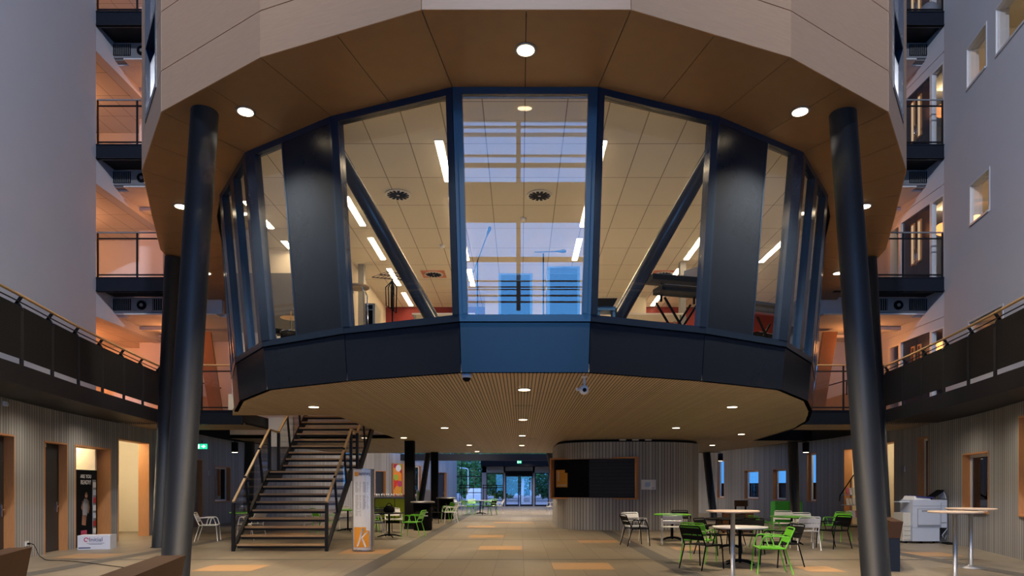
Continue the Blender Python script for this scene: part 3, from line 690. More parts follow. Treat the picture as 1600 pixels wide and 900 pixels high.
for i, sg in facets:
    if sg < 0 and i > 4: continue
    f = Facet(i, sg)
    m = MB(); f.hexa(m, .004, .996, ZB, 3.86, -.08, .0); m.build('spandrel_panel', 'navy', drum)
    m = MB(); f.hexa(m, 0, 1, 3.86, 3.875, -.1, -.02); m.build('shadow_gap', 'blackm', drum)
    m = MB(); f.hexa(m, 0, 1, 3.875, SILL, -.1, .02); m.build('sill_rail', 'navyg', drum)
    m = MB(); f.hexa(m, 0, 1, HEAD, ZT-.002, -.1, .02); m.build('head_rail', 'navyg', drum)
    wm = .12/f.w
    if i == 0: spans = [(wm, 1-wm)]
    elif i == 1: spans = [(wm*.8, 1-wm)]
    elif i == 2:
        m = MB(); f.hexa(m, .02, .545, SILL, HEAD, -.06, .012); m.build('infill_panel', 'navy', drum); spans = [(.56, .89)]
        m = MB(); f.hexa(m, .0, .02, SILL, HEAD, -.09, .02); f.hexa(m, .545, .56, SILL, HEAD, -.09, .02); m.build('mullion', 'navyg', drum)
    elif i in (3, 4, 5): spans = [(.09, .44), (.56, .9)]
    else:
        m = MB(); f.hexa(m, 0, 1, SILL, HEAD, -.06, .0); m.build('infill_panel', 'navy', drum); continue
    cur = 0 if i != 2 else .56
    for a, b in spans+[(1, 1)]:
        if a-cur > .005:
            m = MB(); f.hexa(m, cur, a, SILL, HEAD, -.11, .025)
            if i == 0: f.hexa(m, cur+.03 if cur == 0 else cur+.005, a-.005 if cur == 0 else a-.03, SILL+.01, HEAD-.01, .025, .04)
            m.build('mullion', 'navyg', drum)
        cur = b
    for a, b in spans:
        m = MB(); f.hexa(m, a, b, SILL, HEAD, -.052, -.04); m.build('window_pane', 'podglass', drum)
# lower slatted ceiling and drum floor
ring = [(AX+x, y) for x, y in RB]; ringl = [(AX-x, y) for x, y in RB]
poly = ring+[(10.15, 24.55), (10.1, 26), (9.6, 30), (9.05, 33.6), (-8.9, 33.6), (-9.4, 30), (-9.95, 26), (-9.95, 24.55)]
# left side: stair void
left = [(-4.25, 33.6)]
polyR = ring+[(10.15, 24.55), (10.1, 26), (9.6, 30), (9.05, 33.6), (-9.0, 33.6), (-9.4, 30), (-9.95, 26), (-9.9, 23.3), (-4.25, 23.3), (-4.25, 15.75), (-6.63, 15.75)]+[(AX-x, y) for x, y in RB[4::-1] if y < 15.7]
m = MB(); m.prism(polyR, ZB, ZB+.12); cl = m.build('slatted_ceiling', 'slat', drum)
m = MB(); m.prism([(AX+x*.985, y+.12) for x, y in RB]+[(AX-x*.985, y+.12) for x, y in RB[::-1]], 3.55, 3.65); 
# drum floor with the stair opening on the left
fp = [(AX+x*.98, y+.13) for x, y in RB]+[(-4.2, 24.6), (-4.2, 15.75), (-6.4, 15.75)]+[(AX-x*.98, y+.13) for x, y in RB[4::-1] if y < 15.4]
m = MB(); m.prism(fp, 3.5, 3.65); m.build('room_floor', 'beige', drum)
m = MB(); m.box(-7.7, -6.95, 20.9, 21.0, 2.75, 3.65); struct(m, 'trim_stair_head', 'white', 'pale panel left of the upper stair flight', 'panel')
m = MB(); m.box(-4.32, -4.25, 15.8, 23.3, ZB+.12, 3.65); m.box(-6.7, -4.32, 15.68, 15.75, ZB+.12, 3.65); m.box(-9.9, -4.25, 23.3, 23.37, ZB, 3.65); m.build('stair_opening_edge', 'beige', drum)
# soffit panels between the window heads and the outer ring
def oring(i, sg): return Vector((AX+sg*RO[i][0], RO[i][1]))
soff_in = [(.991, 9.317), (2.845, 10.05), (4.534, 11.13), (5.667, 12.76), (6.2, 13.8), (6.75, 15.3), (7.45, 17.0), (8.05, 19.5), (8.3, 21.8), (8.6, 24.5)]
def in_ring(i, sg): return Vector((AX+sg*soff_in[i][0], soff_in[i][1]))
for i in range(0, 10):
    for sg in ((1,) if i == 0 else (-1, 1)):
        if i == 0: A, B, C, D = oring(0, -1), oring(0, 1), in_ring(0, 1), in_ring(0, -1)
        else: A, B, C, D = oring(i-1, sg), oring(i, sg), in_ring(i, sg), in_ring(i-1, sg)
        for h in (0, 1):
            g = .006/max(.5, (B-A).length); t0, t1 = h*.5+g, h*.5+.5-g
            q = [A.lerp(B, t0), A.lerp(B, t1), D.lerp(C, t1), D.lerp(C, t0)]
            o_ = (q[0]-q[3]).normalized()*.012; q[0] = q[0]-o_; q[1] = q[1]-o_
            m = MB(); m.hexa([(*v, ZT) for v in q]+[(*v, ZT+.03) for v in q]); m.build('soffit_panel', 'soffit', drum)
def shr(v): return tuple(Vector((AX, 20))+(v-Vector((AX, 20)))*.985)
m = MB(); m.prism([shr(oring(i, 1)) for i in range(10)]+[shr(oring(i, -1)) for i in range(9, -1, -1)], ZT+.03, ZT+.2)
m.build('soffit_backing', 'blackm', drum)
# cladding
rowsz = [ZT-.005, 7.56, 8.42, 9.28, 10.14, 11.0, 16.0]
for i in range(0, 10):
    for sg in ((1,) if i == 0 else (-1, 1)):
        A, B = (oring(0, -1), oring(0, 1)) if i == 0 else (oring(i-1, sg), oring(i, sg))
        d = (B-A).normalized(); n = Vector((d.y, -d.x)); n = n if n.dot((A+B)/2-Vector((AX, 18))) > 0 else -n; w = (B-A).length
        def cp(m, u0, u1, z0, z1, d0, d1, mi=0):
            q = [A+d*a+n*e for a, e in ((u0, d0), (u1, d0), (u1, d1), (u0, d1))]; m.hexa([(*v, z0) for v in q]+[(*v, z1) for v in q], mi)
        win = i in (3, 6)
        for z0, z1 in zip(rowsz, rowsz[1:]):
            if i > 6 and z0 > 7: continue
            spans = [(0, w)]
            if win and z0 > 7.5: spans = [(0, w*.22), (w*.78, w)]
            for a, b in spans:
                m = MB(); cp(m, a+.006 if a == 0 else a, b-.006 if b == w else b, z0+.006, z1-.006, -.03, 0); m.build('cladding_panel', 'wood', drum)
        m = MB(); cp(m, 0, w, ZT+.03, 7.56 if win else 16, -.12, -.031); m.build('cladding_backing', 'blackm', drum)
        if win:
            m = MB(); cp(m, w*.22, w*.26, 7.56, 16, -.15, .01); cp(m, w*.74, w*.78, 7.56, 16, -.15, .01); cp(m, w*.26, w*.74, 7.56, 7.66, -.15, .01); cp(m, w*.26, w*.74, 8.75, 8.83, -.15, .01); m.build('upper_window_frame', 'navyg', drum)
            m = MB(); cp(m, w*.26, w*.74, 7.66, 16, -.07, -.06); m.build('upper_window_pane', 'podglass', drum)
m = MB(); m.prism([(AX+x*.97, y+.3) for x, y in RO]+[(AX-x*.97, y+.3) for x, y in RO[::-1]], 7.25, 7.35); m.build('upper_floor_slab', 'grey', drum)
m = MB(); m.prism([(AX+x, y) for x, y in RO]+[(AX-x, y) for x, y in RO[::-1]], 15.9, 16.0); m.build('drum_roof', 'grey', drum)
m = MB(); m.box(-8.2, 8.4, 24.45, 24.6, 3.65, 7.2); m.build('rear_wall', 'cream', drum)
# music room shell
m = MB(); m.prism([(AX+x*.985, y+.12) for x, y in RT]+[(AX-x*.985, y+.12) for x, y in RT[::-1]], ZT-.03, ZT-.004); m.build('room_ceiling', 'ctile', drum)
m = MB(); m.box(-4.05, -1.0, 20.6, 20.7, 3.65, ZT-.03); m.box(3.6, 7.7, 20.6, 20.7, 3.65, ZT-.03); m.build('red_wall', 'red', drum)
m = MB(); m.box(-1.0, 3.6, 19.5, 19.6, 3.65, ZT-.03); m.box(3.5, 3.6, 19.6, 20.6, 3.65, ZT-.03); m.box(-1.0, -.9, 19.6, 20.6, 3.65, ZT-.03)
m.box(-4.15, -4.05, 15.75, 20.7, 3.65, ZT-.03); m.build('room_wall', 'cream', drum)
m = MB(); m.box(-6.6, -4.15, 15.65, 15.75, 6.42, ZT-.03, 0); m.box(-6.6, -4.15, 15.65, 15.75, 5.05, 6.42, 1); m.box(-6.6, -4.15, 15.65, 15.75, 3.65, 5.05, 2); m.build('room_side_wall', ['cream', 'acoustic', 'white'], drum)
for a, b in (((-2.95, 10.75, 6.93), (-1.1, 10.9, 3.66)), ((3.1, 10.75, 6.93), (1.25, 10.9, 3.66))):
    MB().tube([a, b], .115, 20).build('diagonal_brace', 'navyg', drum)
for x, y in ((-3.87, 16.7), (3.92, 16.5)):
    m = MB(); m.box(x-.07, x+.07, y-.09, y+.09, 3.65, ZT-.03); m.build('room_post', 'grey', drum)

# lights in the music room
n = 0
for X, ys_ in ((-5.2, (12.9, 15.0)), (-3.25, (12.7, 14.8, 16.9, 19.0)), (-1.27, (10.65, 12.75, 14.85, 16.95)), (1.3, (10.65, 12.75, 14.85, 16.95)), (3.95, (12.7, 14.8, 16.9, 19.0)), (5.8, (15.0, 16.9, 19.0))):
    for y in ys_:
        L = min(1.45, 20.4-y) if X not in (-5.2,) else min(1.4, 15.5-y)
        if L < .3: continue
        r = thing('strip_light', 'fluorescent strip light set in the music room ceiling', 'ceiling light', (X, y+L/2, ZT-.05), 'strip lights in the music room')
        m = MB(); m.box(X-.075, X+.075, y, y+L, ZT-.045, ZT-.031); m.build('housing', 'chairwhite', r)
        m = MB(); m.box(X-.055, X+.055, y+.02, y+L-.02, ZT-.053, ZT-.0455); m.build('diffuser', 'tubem', r)
def diffuser(x, y, lab, tile=False):
    r = thing('air_diffuser', lab, 'air vent', (x, y, ZT-.06), 'round air vents in the music room ceiling'); z = ZT-.03
    if tile: MB().box(x-.3, x+.3, y-.3, y+.3, z-.006, z).build('tile', 'redtile', r)
    m = MB(); m.lathe([(.24, z-.02), (.24, z-.007)], (x, y, 0), 28, 0); m.build('ring', 'chairwhite', r)
    m = MB()
    for k in range(14):
        a = 2*PI*k/14; m.bar((x+.03*math.cos(a), y+.03*math.sin(a), z-.022), (x+.2*math.cos(a), y+.2*math.sin(a), z-.022), .05, .006)
    m.build('swirl_vanes', 'blackm', r)
diffuser(-2.26, 12.65, 'round swirl air vent in the left music room ceiling panel'); diffuser(.36, 12.68, 'round swirl air vent behind the middle pane'); diffuser(-2.2, 17.4, 'round air vent in red tinted tile left', True); diffuser(3.66, 17.4, 'round air vent in red tinted tile right', True)
def smoke(x, y, z, lab, h=.07):
    m = MB(); m.lathe([(.03, z-h), (.06, z-h+.02), (.06, z-.01), (.04, z)], (x, y, 0), 16); tag(m.build('smoke_detector', 'chairwhite'), lab, 'smoke detector', 'smoke detectors')
smoke(.07, 13.75, ZT-.032, 'white smoke detector behind the middle pane'); smoke(-1.75, 15.3, ZT-.032, 'white smoke detector on the left music room ceiling')
m = MB(); m.lathe([(.05, ZT-.2), (.06, ZT-.12), (.05, ZT-.032)], (3.0, 18.9, 0), 14); tag(m.build('fire_sounder', 'redp'), 'red fire alarm sounder on the music room ceiling', 'alarm')

# downlights in the soffit
def downlight(x, y, z, r0, lab, grp, e, big=True, size=2.1, m_='lamp'):
    r = thing('downlight', lab, 'ceiling light', (x, y, z-.03), grp)
    m = MB(); m.lathe([(r0, z-.014), (r0*1.25, z-.012), (r0*1.25, z-.002), (r0, z-.002)], (x, y, 0), 24); m.build('trim_ring', 'steel', r)
    m = MB(); m.lathe([(r0*.97, z-.02), (r0*.97, z-.0145)], (x, y, 0), 24); m.build('lamp_face', m_, r)
    if e: spot((x, y, z-.05), e, size, .7, (1, .80, .56), .07)
for x, y, lab in ((AX, 8.5, 'large bright downlight above the middle pane'), (-3.98, 9.9, 'large bright downlight beside the near left pillar'), (4.06, 9.9, 'large bright downlight beside the near right pillar'),
                  (-6.58, 13.25, 'downlight left of the near left pillar top'), (6.68, 13.25, 'downlight right of the near right pillar top'), (8.1, 17.4, 'downlight deep under the soffit on the right'), (-8.0, 17.4, 'downlight deep under the soffit on the left')):
    downlight(x, y, ZT, .11, lab, 'downlights in the drum soffit', 1500 if y < 12 else 450)
LC = [(AX, 11.5), (AX, 16.66), (AX, 21.9), (AX, 27.2), (-4.23, 14.0), (4.35, 14.0), (-2.1, 19.0), (4.34, 19.0), (-3.9, 22.9), (6.9, 21.3), (7.6, 27), (-2.0, 26.9), (-6.5, 28.5), (-2.0, 31.8), (2.3, 31.8)]
for k, (x, y) in enumerate(LC):
    downlight(x, y, ZB, .10, 'recessed downlight in the slatted ceiling under the drum', 'downlights in the slatted ceiling', 400 if y < 30 else 480, False, 2.2, 'lampsm')
for x, y in ((AX, 14.0), (.45, 23.5)):
    m = MB(); m.box(x-.2, x+.2, y-.2, y+.2, ZB-.008, ZB-.001); tag(m.build('access_hatch', 'slat'), 'small square access hatch in the slatted ceiling', 'hatch', 'ceiling hatches')

# CCTV
r = thing('dome_camera', 'black dome security camera at the left edge of the blue front panel', 'camera', (-.78, 9.95, ZB-.12))
m = MB(); m.lathe([(.07, ZB-.06), (.075, ZB-.001)], (-.78, 9.95, 0), 20); m.build('housing', 'lgrey', r)
m = MB(); m.lathe([(.01, ZB-.115), (.04, ZB-.105), (.058, ZB-.08), (.06, ZB-.0605)], (-.78, 9.95, 0), 20); m.build('dome', 'chairblack', r)
r = thing('bullet_camera', 'white ball security camera hanging on a short stem', 'camera', (.96, 10.2, ZB-.25))
m = MB(); m.tube([(.96, 10.2, ZB), (.96, 10.2, ZB-.15)], .018, 10); m.lathe([(.05, ZB-.012), (.05, ZB-.001)], (.96, 10.2, 0), 16); m.build('stem', 'chairwhite', r)
m = MB(); c = (.955, 10.19, ZB-.2)
m.lathe([(.02, -.07), (.05, -.055), (.07, -.02), (.07, .02), (.05, .055), (.02, .07)], c, 18); m.tube([(.955, 10.19, ZB-.2), (.84, 10.12, ZB-.2)], .025, 10); m.build('body', 'chairwhite', r)
m = MB(); m.tube([(.955, 10.12, ZB-.21), (.955, 10.105, ZB-.212)], .03, 12); m.build('lens', 'chairblack', r)

# slab and beams around the drum's underside
m = MB(); m.box(10.2, 16.5, 19, 34, 3.5, 3.64); m.box(-16.5, -10.05, 19, 34, 3.5, 3.64); struct(m, 'ceiling', 'blackm', 'dark slab over the hall edges behind the footbridges', 'ceiling')
for sg in (-1, 1):
    s_ = 'left' if sg < 0 else 'right'
    m = MB(); a, b = sorted((sg*6.2+.1, sg*16)); a2, b2 = sorted((sg*7.95+.1, sg*16)); m.box(a2, b2, 19.5, 21.4, 3.3, 3.36); tag(m.build('slatted_soffit', 'slat'), 'pale slatted soffit under the %s footbridge' % s_, 'soffit', 'slatted soffits', 'structure')
    m = MB(); m.box(*sorted((sg*8.3+.1, sg*10.3+.1)), 24.35, 24.55, ZB+.001, 3.62); struct(m, 'trim_beam', 'blackm', 'dark beam end beside the slatted ceiling on the %s' % s_, 'beam')
m = MB(); m.box(-16.5, 16.5, 34, 43.2, 3.66, 3.8); struct(m, 'ceiling', 'white', 'pale roof slab over the rear of the hall', 'ceiling')  # slab added to hold back blue daylight from above
for x, y in ((-6, 37.5), (0, 37.5), (6, 37.5), (-2, 42), (3, 42)): spot((x, y, 3.6), 800, 2.6, .8, (1, .84, .66), .1)  # unseen spots added to brighten the rear hall
for a_, b_, e_ in (((-2.5, 36.5, 3.55), (-7.5, 44, 1.6), 900), ((-5.2, 36.0, 3.55), (-10.5, 40, 1.6), 600), ((4.0, 36, 3.55), (9.5, 40, 1.6), 200), ((8.4, 34.3, 3.55), (11.6, 34.5, 1.2), 40)): spot(a_, e_, 1.9, 1, (1, .88, .80), .06, b_)  # unseen spots added on the far walls in place of daylight
for y in (47, 50.5): spot((.5, y, 3.5), 220, 2.5, .8, (1, .84, .66), .1)  # further unseen fill spots before the far doors
m = MB(); m.box(-12, 12, 44, 44.4, 3.2, 3.62); struct(m, 'trim_far_beam', 'black', 'dark beam across the far end of the hall', 'beam')

# ------------------------------------------------------------------ pillars
def pillar(a, b, r, lab, name='leaning_pillar', grp='leaning steel pillars'):
    a, b = Vector(a), Vector(b); rt = thing(name, lab, 'pillar', a, grp)
    m = MB(); m.tube([a+(b-a)*.002, b], r, 40); m.build('shaft', 'column', rt)
    m = MB(); m.lathe([(r+.03, .0), (r+.03, .012)], (a.x, a.y, 0), 32); m.build('base_ring', 'column', rt)
pillar((-4.77, 9.4, .0), (-4.58, 9.92, ZT-.004), .187, 'near left leaning pillar rising in front of the stairs')
pillar((4.92, 9.4, .0), (4.71, 9.97, ZT-.004), .187, 'near right leaning pillar in front of the leaflet stand')
pillar((-9.06, 17.18, .0), (-8.22, 16.2, ZT-.004), .187, 'rear left leaning pillar beside the bright corridor opening')
pillar((9.17, 17.2, .0), (8.28, 16.25, ZT-.004), .187, 'rear right leaning pillar left of the photocopier')
pillar((10.1, 25, 0), (9.9, 24.8, ZB-.003), .18, 'leaning pillar beside the green cabinet'); pillar((9.35, 33, 0), (8.95, 32.8, ZB-.003), .18, 'leaning pillar between the booth and the slim window')
pillar((-9.97, 25, 0), (-9.85, 24.9, ZB-.003), .18, 'leaning pillar behind the stair handrail'); pillar((-5.05, 34, 0), (-4.5, 33.5, ZB-.003), .14, 'slim slanted pillar between the two square black pillars')
pillar((2.3, 36, 0), (1.42, 35.5, 3.6), .15, 'slanted pillar glimpsed left of the booth')
for x, y, lab in ((-3.97, 24.6, 'square black pillar right of the fruit picture'), (-4.1, 32.8, 'square black pillar near the far glass wall')):
    r = thing('square_pillar', lab, 'pillar', (x, y, 0), 'square black pillars')
    m = MB(); m.box(x-.165, x+.165, y-.165, y+.165, 0, ZB-.002); m.build('shaft', 'blackm', r)
    m = MB(); m.box(x-.18, x+.18, y-.18, y+.18, 0, .1); m.build('plinth', 'black', r)
def pendant(x, y, z, arm, lab):
    r = thing('cylinder_lamp', lab, 'lamp', (x, y, z), 'black cylinder lamps on the pillars')
    m = MB(); m.lathe([(.1, z), (.115, z+.005), (.115, z+.36), (.02, z+.37)], (x, y, 0), 20); m.build('shade', 'blackm', r)
    m = MB(); m.lathe([(.095, z-.006), (.095, z-.001)], (x, y, 0), 20); m.build('lamp_face', 'lampsm', r)
    m = MB(); m.tube([(x, y, z+.37), (x, y, z+.42), (arm, y, z+.42)], .015, 8); m.build('bracket', 'blackm', r)
    spot((x, y, z-.03), 60, 1.4, .5, (1, .85, .62), .05)
pendant(-10.36, 24.8, 2.77, -9.95, 'black cylinder lamp glowing beside the stair handrail'); pendant(10.38, 24.8, 2.77, 9.95, 'black cylinder lamp on the pillar by the green cabinet'); pendant(9.62, 32.8, 2.75, 9.0, 'black cylinder lamp on the pillar near the booth')

# ------------------------------------------------------------------ staircase
st = thing('staircase', 'dark steel staircase with timber treads rising into the drum', 'stairs', (-5.6, 16.2, 0))
X0, X1 = -6.72, -4.6; RI, GO = .198, .235; Y0 = 16.2
steps = []
for k in range(10): steps.append((Y0+GO*k, .16+RI*k))
yl, zl = steps[-1]; LAND = 1.05
for k in range(1, 10): steps.append((yl+LAND+GO*(k-1), zl+RI*k))
for k, (y, z) in enumerate(steps):
    d = LAND+.02 if k == 9 else .29
    m = MB(); m.box(X0, X1, y, y+d, z-.045, z); m.box(X0, X1, y+.02, y+.06, z-.1, z-.045, 1)
    m.build('landing' if k == 9 else 'tread', ['tread', 'black'], st)
for X in (X0-.04, X1+.04):
    m = MB(); ya, za = Y0-.1, 0; yb, zb = steps[9]; yc, zcc = steps[10]; yd, zd_ = steps[-1]
    def sl(y0, z0, y1, z1, h0=-.26, h1=.03): m.hexa([(X-.035, y0, max(0, z0+h0)), (X+.035, y0, max(0, z0+h0)), (X+.035, y1, z1+h0), (X-.035, y1, z1+h0), (X-.035, y0, z0+h1), (X+.035, y0, z0+h1), (X+.035, y1, z1+h1), (X-.035, y1, z1+h1)])
    sl(Y0-.12, .06, yb, zb); sl(yb, zb, yb+LAND-.2, zb); sl(yb+LAND-.2, zb, yd+.4, zd_+.16)
    m.build('stringer', 'black', st)
    hr = [(X, Y0-.1, 1.16), (X, yb+.1, zb+1.12), (X, yb+LAND-.25, zb+1.10), (X, yd+.25, zd_+1.1)]
    h = MB()
    for a, b in zip(hr, hr[1:]): h.bar(a, b, .055, .045)
    h.build('handrail', 'rail', st)
    for (y, z, top) in ((Y0-.1, 0, 1.14), (yb+.1, zb, zb+1.1), (yb+LAND-.25, zb, zb+1.08)):
        p = MB(); p.bar((X, y, z), (X, y, top), .07, .07); p.build('post', 'black', st)
    for q in (.33, .72):   # raking balusters of each flight
        y = Y0-.1+(yb+.2-Y0)*q; z = 1.16+(zb-.04)*q
        p = MB(); p.bar((X, y+.22, z-1.1), (X, y-.08, z), .05, .05); p.build('baluster', 'black', st)
        y = yb+LAND-.25+(yd-yb-LAND+.5)*q; z = zb+1.1+(zd_-zb)*q
        p = MB(); p.bar((X, y+.22, z-1.1), (X, y-.08, z), .05, .05); p.build('baluster', 'black', st)
    for q0, q1, off in ((0.03, .97, 0), (0.03, .97, 1)):
        p = MB()
        if off == 0: a, b = Vector((X, Y0-.05, 1.08)), Vector((X, yb+.05, zb+1.04))
        else: a, b = Vector((X, yb+LAND-.2, zb+1.02)), Vector((X, yd+.2, zd_+1.02))
        e = Vector((.004, 0, 0)); dn = Vector((0, 0, -.95)); p.hexa([a+dn-e, b+dn-e, b+dn+e, a+dn+e, a-e, b-e, b+e, a+e]); p.build('glass_panel', 'glass', st)

# ------------------------------------------------------------------ kiosk booth
kp = [(1.36, 28.5), (1.36, 25.9), (1.45, 25.0), (1.75, 24.35), (2.3, 23.92), (3.2, 23.7), (4.2, 23.66), (5.2, 23.85), (6.0, 24.3), (6.5, 25.0), (6.65, 25.8), (6.65, 28.5)]
KP = Path(kp, 6)
kb = thing('service_booth', 'grey ribbed rounded booth with oak framed black counter hatch', 'booth', (4, 26, 0))
zk0, zk1 = 1.13, 2.50
sA, sB = KP.hit(877, 20), KP.hit(997, 20)
m = MB(); brk = sorted(set(KP.s+[sA, sB]))
for a, b in zip(brk, brk[1:]):
    if b-a < 1e-5: continue
    pa, pb = KP.at(a), KP.at(b); mid = (a+b)/2
    for z0, z1 in (((.0, zk0), (zk1, 3.08)) if sA < mid < sB else ((0, 3.08),)):
        m.face([(*pa, z0), (*pb, z0), (*pb, z1), (*pa, z1)], 0, False, [(a, z0), (b, z0), (b, z1), (a, z1)])
m.build('ribbed_wall', 'clad', kb)
m = MB(); m.prism([(x+(.05 if x < 4 else -.05), y+.06) for x, y in [tuple(v) for v in KP.p]], 3.08, ZB-.003); m.build('shadow_gap', 'blackm', kb)
pa, pb = KP.at(sA), KP.at(sB); u = (pb-pa).normalized(); nn = Vector((-u.y, u.x)); nn = nn if nn.y > 0 else -nn; Wk = (pb-pa).length
fo = -.32
m = MB(); q = lambda *a: obox(m, pa, u, nn, *a)
q(-.32, Wk+.02, fo, .42, zk0-.05, zk0); q(-.32, Wk+.02, fo, .42, zk1, zk1+.05); q(-.32, -.27, fo, .42, zk0, zk1); q(Wk-.03, Wk+.02, fo, .42, zk0, zk1); m.build('hatch_frame', 'oak', kb)
m = MB(); q = lambda *a: obox(m, pa, u, nn, *a)
q(-.27, 1.05, .0, .04, zk0, zk1); ob_ = m.build('hatch_panel', 'blackm', kb)
m = MB(); q = lambda *a: obox(m, pa, u, nn, *a)
for k in range(11): z = zk0+(zk1-zk0)*k/11; q(1.05, Wk-.03, .03+.0, .05, z+.012, z+(zk1-zk0)/11-.004)
m.build('roller_shutter', 'navyg', kb)
m = MB(); q = lambda *a: obox(m, pa, u, nn, *a); q(1.05, Wk-.03, .055, .075, zk0, zk1); m.build('shutter_back', 'blackm', kb)
m = MB(); a0 = -.2; q = lambda *a: obox(m, pa, u, nn, *a)
q(a0, a0+.44, -.01, -.002, 1.5, 2.02); q(a0, a0+.34, -.01, -.002, 2.02, 2.13); pz = m.build('orange_poster', 'orange', kb)
u3 = Vector((u.x, u.y, 0))
text('menu', .16, 'paper', pz, Vector((*(pa+u*(a0+.08)+nn*-.012), 1.9)), (0, 0, 1), -u3)
text('KEUKEN', .09, 'paper', pz, Vector((*(pa+u*(a0+.22)+nn*-.012), 1.57)), u3, (0, 0, 1))
s_ = KP.hit(1013, 20); pm = KP.at(s_)+Vector((0, -.03)); m = MB(); m.box(pm.x-.25, pm.x+.25, pm.y-.012, pm.y, 1.42, 1.76); nt = m.build('notice_sheet', 'paper', kb)
m = MB(); m.box(pm.x-.12, pm.x+.06, pm.y-.016, pm.y-.0125, 1.52, 1.68); m.box(pm.x+.1, pm.x+.2, pm.y-.016, pm.y-.0125, 1.46, 1.49); m.build('print', 'alu', nt)
for px in (973, 993, 1013):
    y = 23.66; x = XA(px, y); m = MB(); m.box(x-.11, x+.11, y-.03, y+.05, ZB-.05, ZB-.004); tag(m.build('ceiling_vent', 'beige'), 'small pale vent plate above the booth hatch', 'vent', 'vent plates above the booth')

# ------------------------------------------------------------------ chairs and tables
def make_chair(colr, mt):
    r = thing('armchair', '', 'chair', (0, 0, 0)); R = .0125
    for sy in (-1, 1):
        m = MB(); m.tube([(.27, sy*.275, 0), (.235, sy*.27, .44)], R, 7); m.build('leg', mt, r)
        m = MB(); m.tube([(-.33, sy*.265, 0), (-.2, sy*.25, .44)], R, 7); m.build('leg', mt, r)
        m = MB(); m.tube([(.235, sy*.27, .44), (.19, sy*.275, .60), (.165, sy*.275, .645), (.12, sy*.275, .66), (-.05, sy*.27, .66), (-.27, sy*.245, .645)], R, 7); m.tube([(.12, sy*.275, .66), (.05, sy*.272, .645), (.02, sy*.27, .6), (-.02, sy*.25, .445)], R*.9, 7); m.build('armrest', mt, r)
    m = MB(); m.tube([(-.2, -.25, .44), (.235, -.25, .44), (.235, .25, .44), (-.2, .25, .44)], R, 6)
    for k in range(6): x = -.19+k*.076; m.box(x, x+.062, -.245, .245, .445, .457)
    m.build('seat', mt, r)
    m = MB(); L = lambda s, y: (-.2-.16*s, y, .44+.36*s)
    pts = [L(0, -.25), L(.5, -.245), L(.92, -.24), L(.985, -.225), L(1, -.19), L(1, .19), L(.985, .225), L(.92, .24), L(.5, .245), L(0, .25)]
    m.tube(pts, R, 7)
    for s0, s1 in ((.3, .52), (.6, .9)):
        a, b = Vector(L(s0, 0)), Vector(L(s1, 0)); y = Vector((0, .235, 0)); e = Vector((.006, 0, .004)); m.hexa([a-y-e, a+y-e, a+y+e, a-y+e, b-y-e, b+y-e, b+y+e, b-y+e])
    m.build('backrest', mt, r)
    return r
CH = {'green': make_chair('green', 'green'), 'white': make_chair('white', 'chairwhite'), 'black': make_chair('black', 'chairblack')}
CH['used'] = set()
def chair(c, x, y, deg, lab, grp):
    if c not in CH['used']:
        CH['used'].add(c); r = CH[c]; r.location = (x, y, 0); r.rotation_euler = (0, 0, math.radians(deg)); r['label'] = lab; r['group'] = grp
    else: dup(CH[c], (x, y, 0), math.radians(deg), lab, grp)
GR, GL, GF = 'armchairs in the right seating area', 'armchairs left of the walkway', 'armchairs at the far table'
chair('black', 3.0, 17.7, 12, 'black metal armchair nearest the booth, in front of a white one', GR)
chair('white', 3.15, 18.75, 285, 'white metal armchair behind the black one nearest the booth', GR)
chair('white', 4.05, 18.2, 80, 'white metal armchair with its back to us at the green round table', GR)
chair('black', 4.8, 20.4, 262, 'black metal armchair on the far side of the green round table', GR)
chair('green', 3.62, 13.85, 55, 'green metal armchair left of the round white table', GR)
chair('black', 3.4, 12.75, 35, 'black metal armchair overlapping the green one left of the round white table', GR)
chair('black', 4.35, 15.4, 315, 'black metal armchair behind the left half of the round white table', GR)
chair('black', 5.1, 15.3, 230, 'black metal armchair behind the right half of the round white table', GR)
chair('green', 4.45, 12.15, 172, 'large lime green armchair nearest the camera, facing left', GR)
chair('black', 5.0, 13.1, 195, 'black metal armchair right behind the nearest lime green one', GR)
chair('white', 6.93, 16.6, 85, 'white metal armchair with its back to us beside the black one near the right pillar', GR)
chair('white', 7.75, 18.6, 262, 'white metal armchair facing us beyond the one with its back turned', GR)
chair('black', 7.75, 16.9, 200, 'black metal armchair left of the near right pillar', GR)
chair('green', 8.85, 19.1, 215, 'green metal armchair in front of the leaflet stand', GR)
chair('green', 6.1, 16.9, 10, 'green metal armchair with backrest edge on, left of the green dining table', GR)
chair('white', 7.75, 20.1, 250, 'white metal armchair beyond the green dining table by the green cabinet', GR)
chair('black', 5.5, 18.0, 200, 'black metal armchair at the far black table', GR)
chair('white', -8.75, 19.2, 15, 'white metal armchair between the left pillars and the stairs', GL)
chair('white', -7.75, 19.7, 160, 'white metal armchair half hidden by the stair foot', GL)
chair('green', -3.27, 20.8, 170, 'green metal armchair right of the sign pillar, facing left', GL)
chair('white', -4.45, 20.9, 15, 'white metal armchair just right of the sign pillar', GL)
chair('white', -4.2, 22.6, 285, 'white metal armchair beyond the dark table by the green counter', GL)
chair('black', -4.7, 23.2, 300, 'black metal armchair by the green counter', GL)
chair('green', -5.0, 22.4, 330, 'green metal armchair by the green counter', GL)
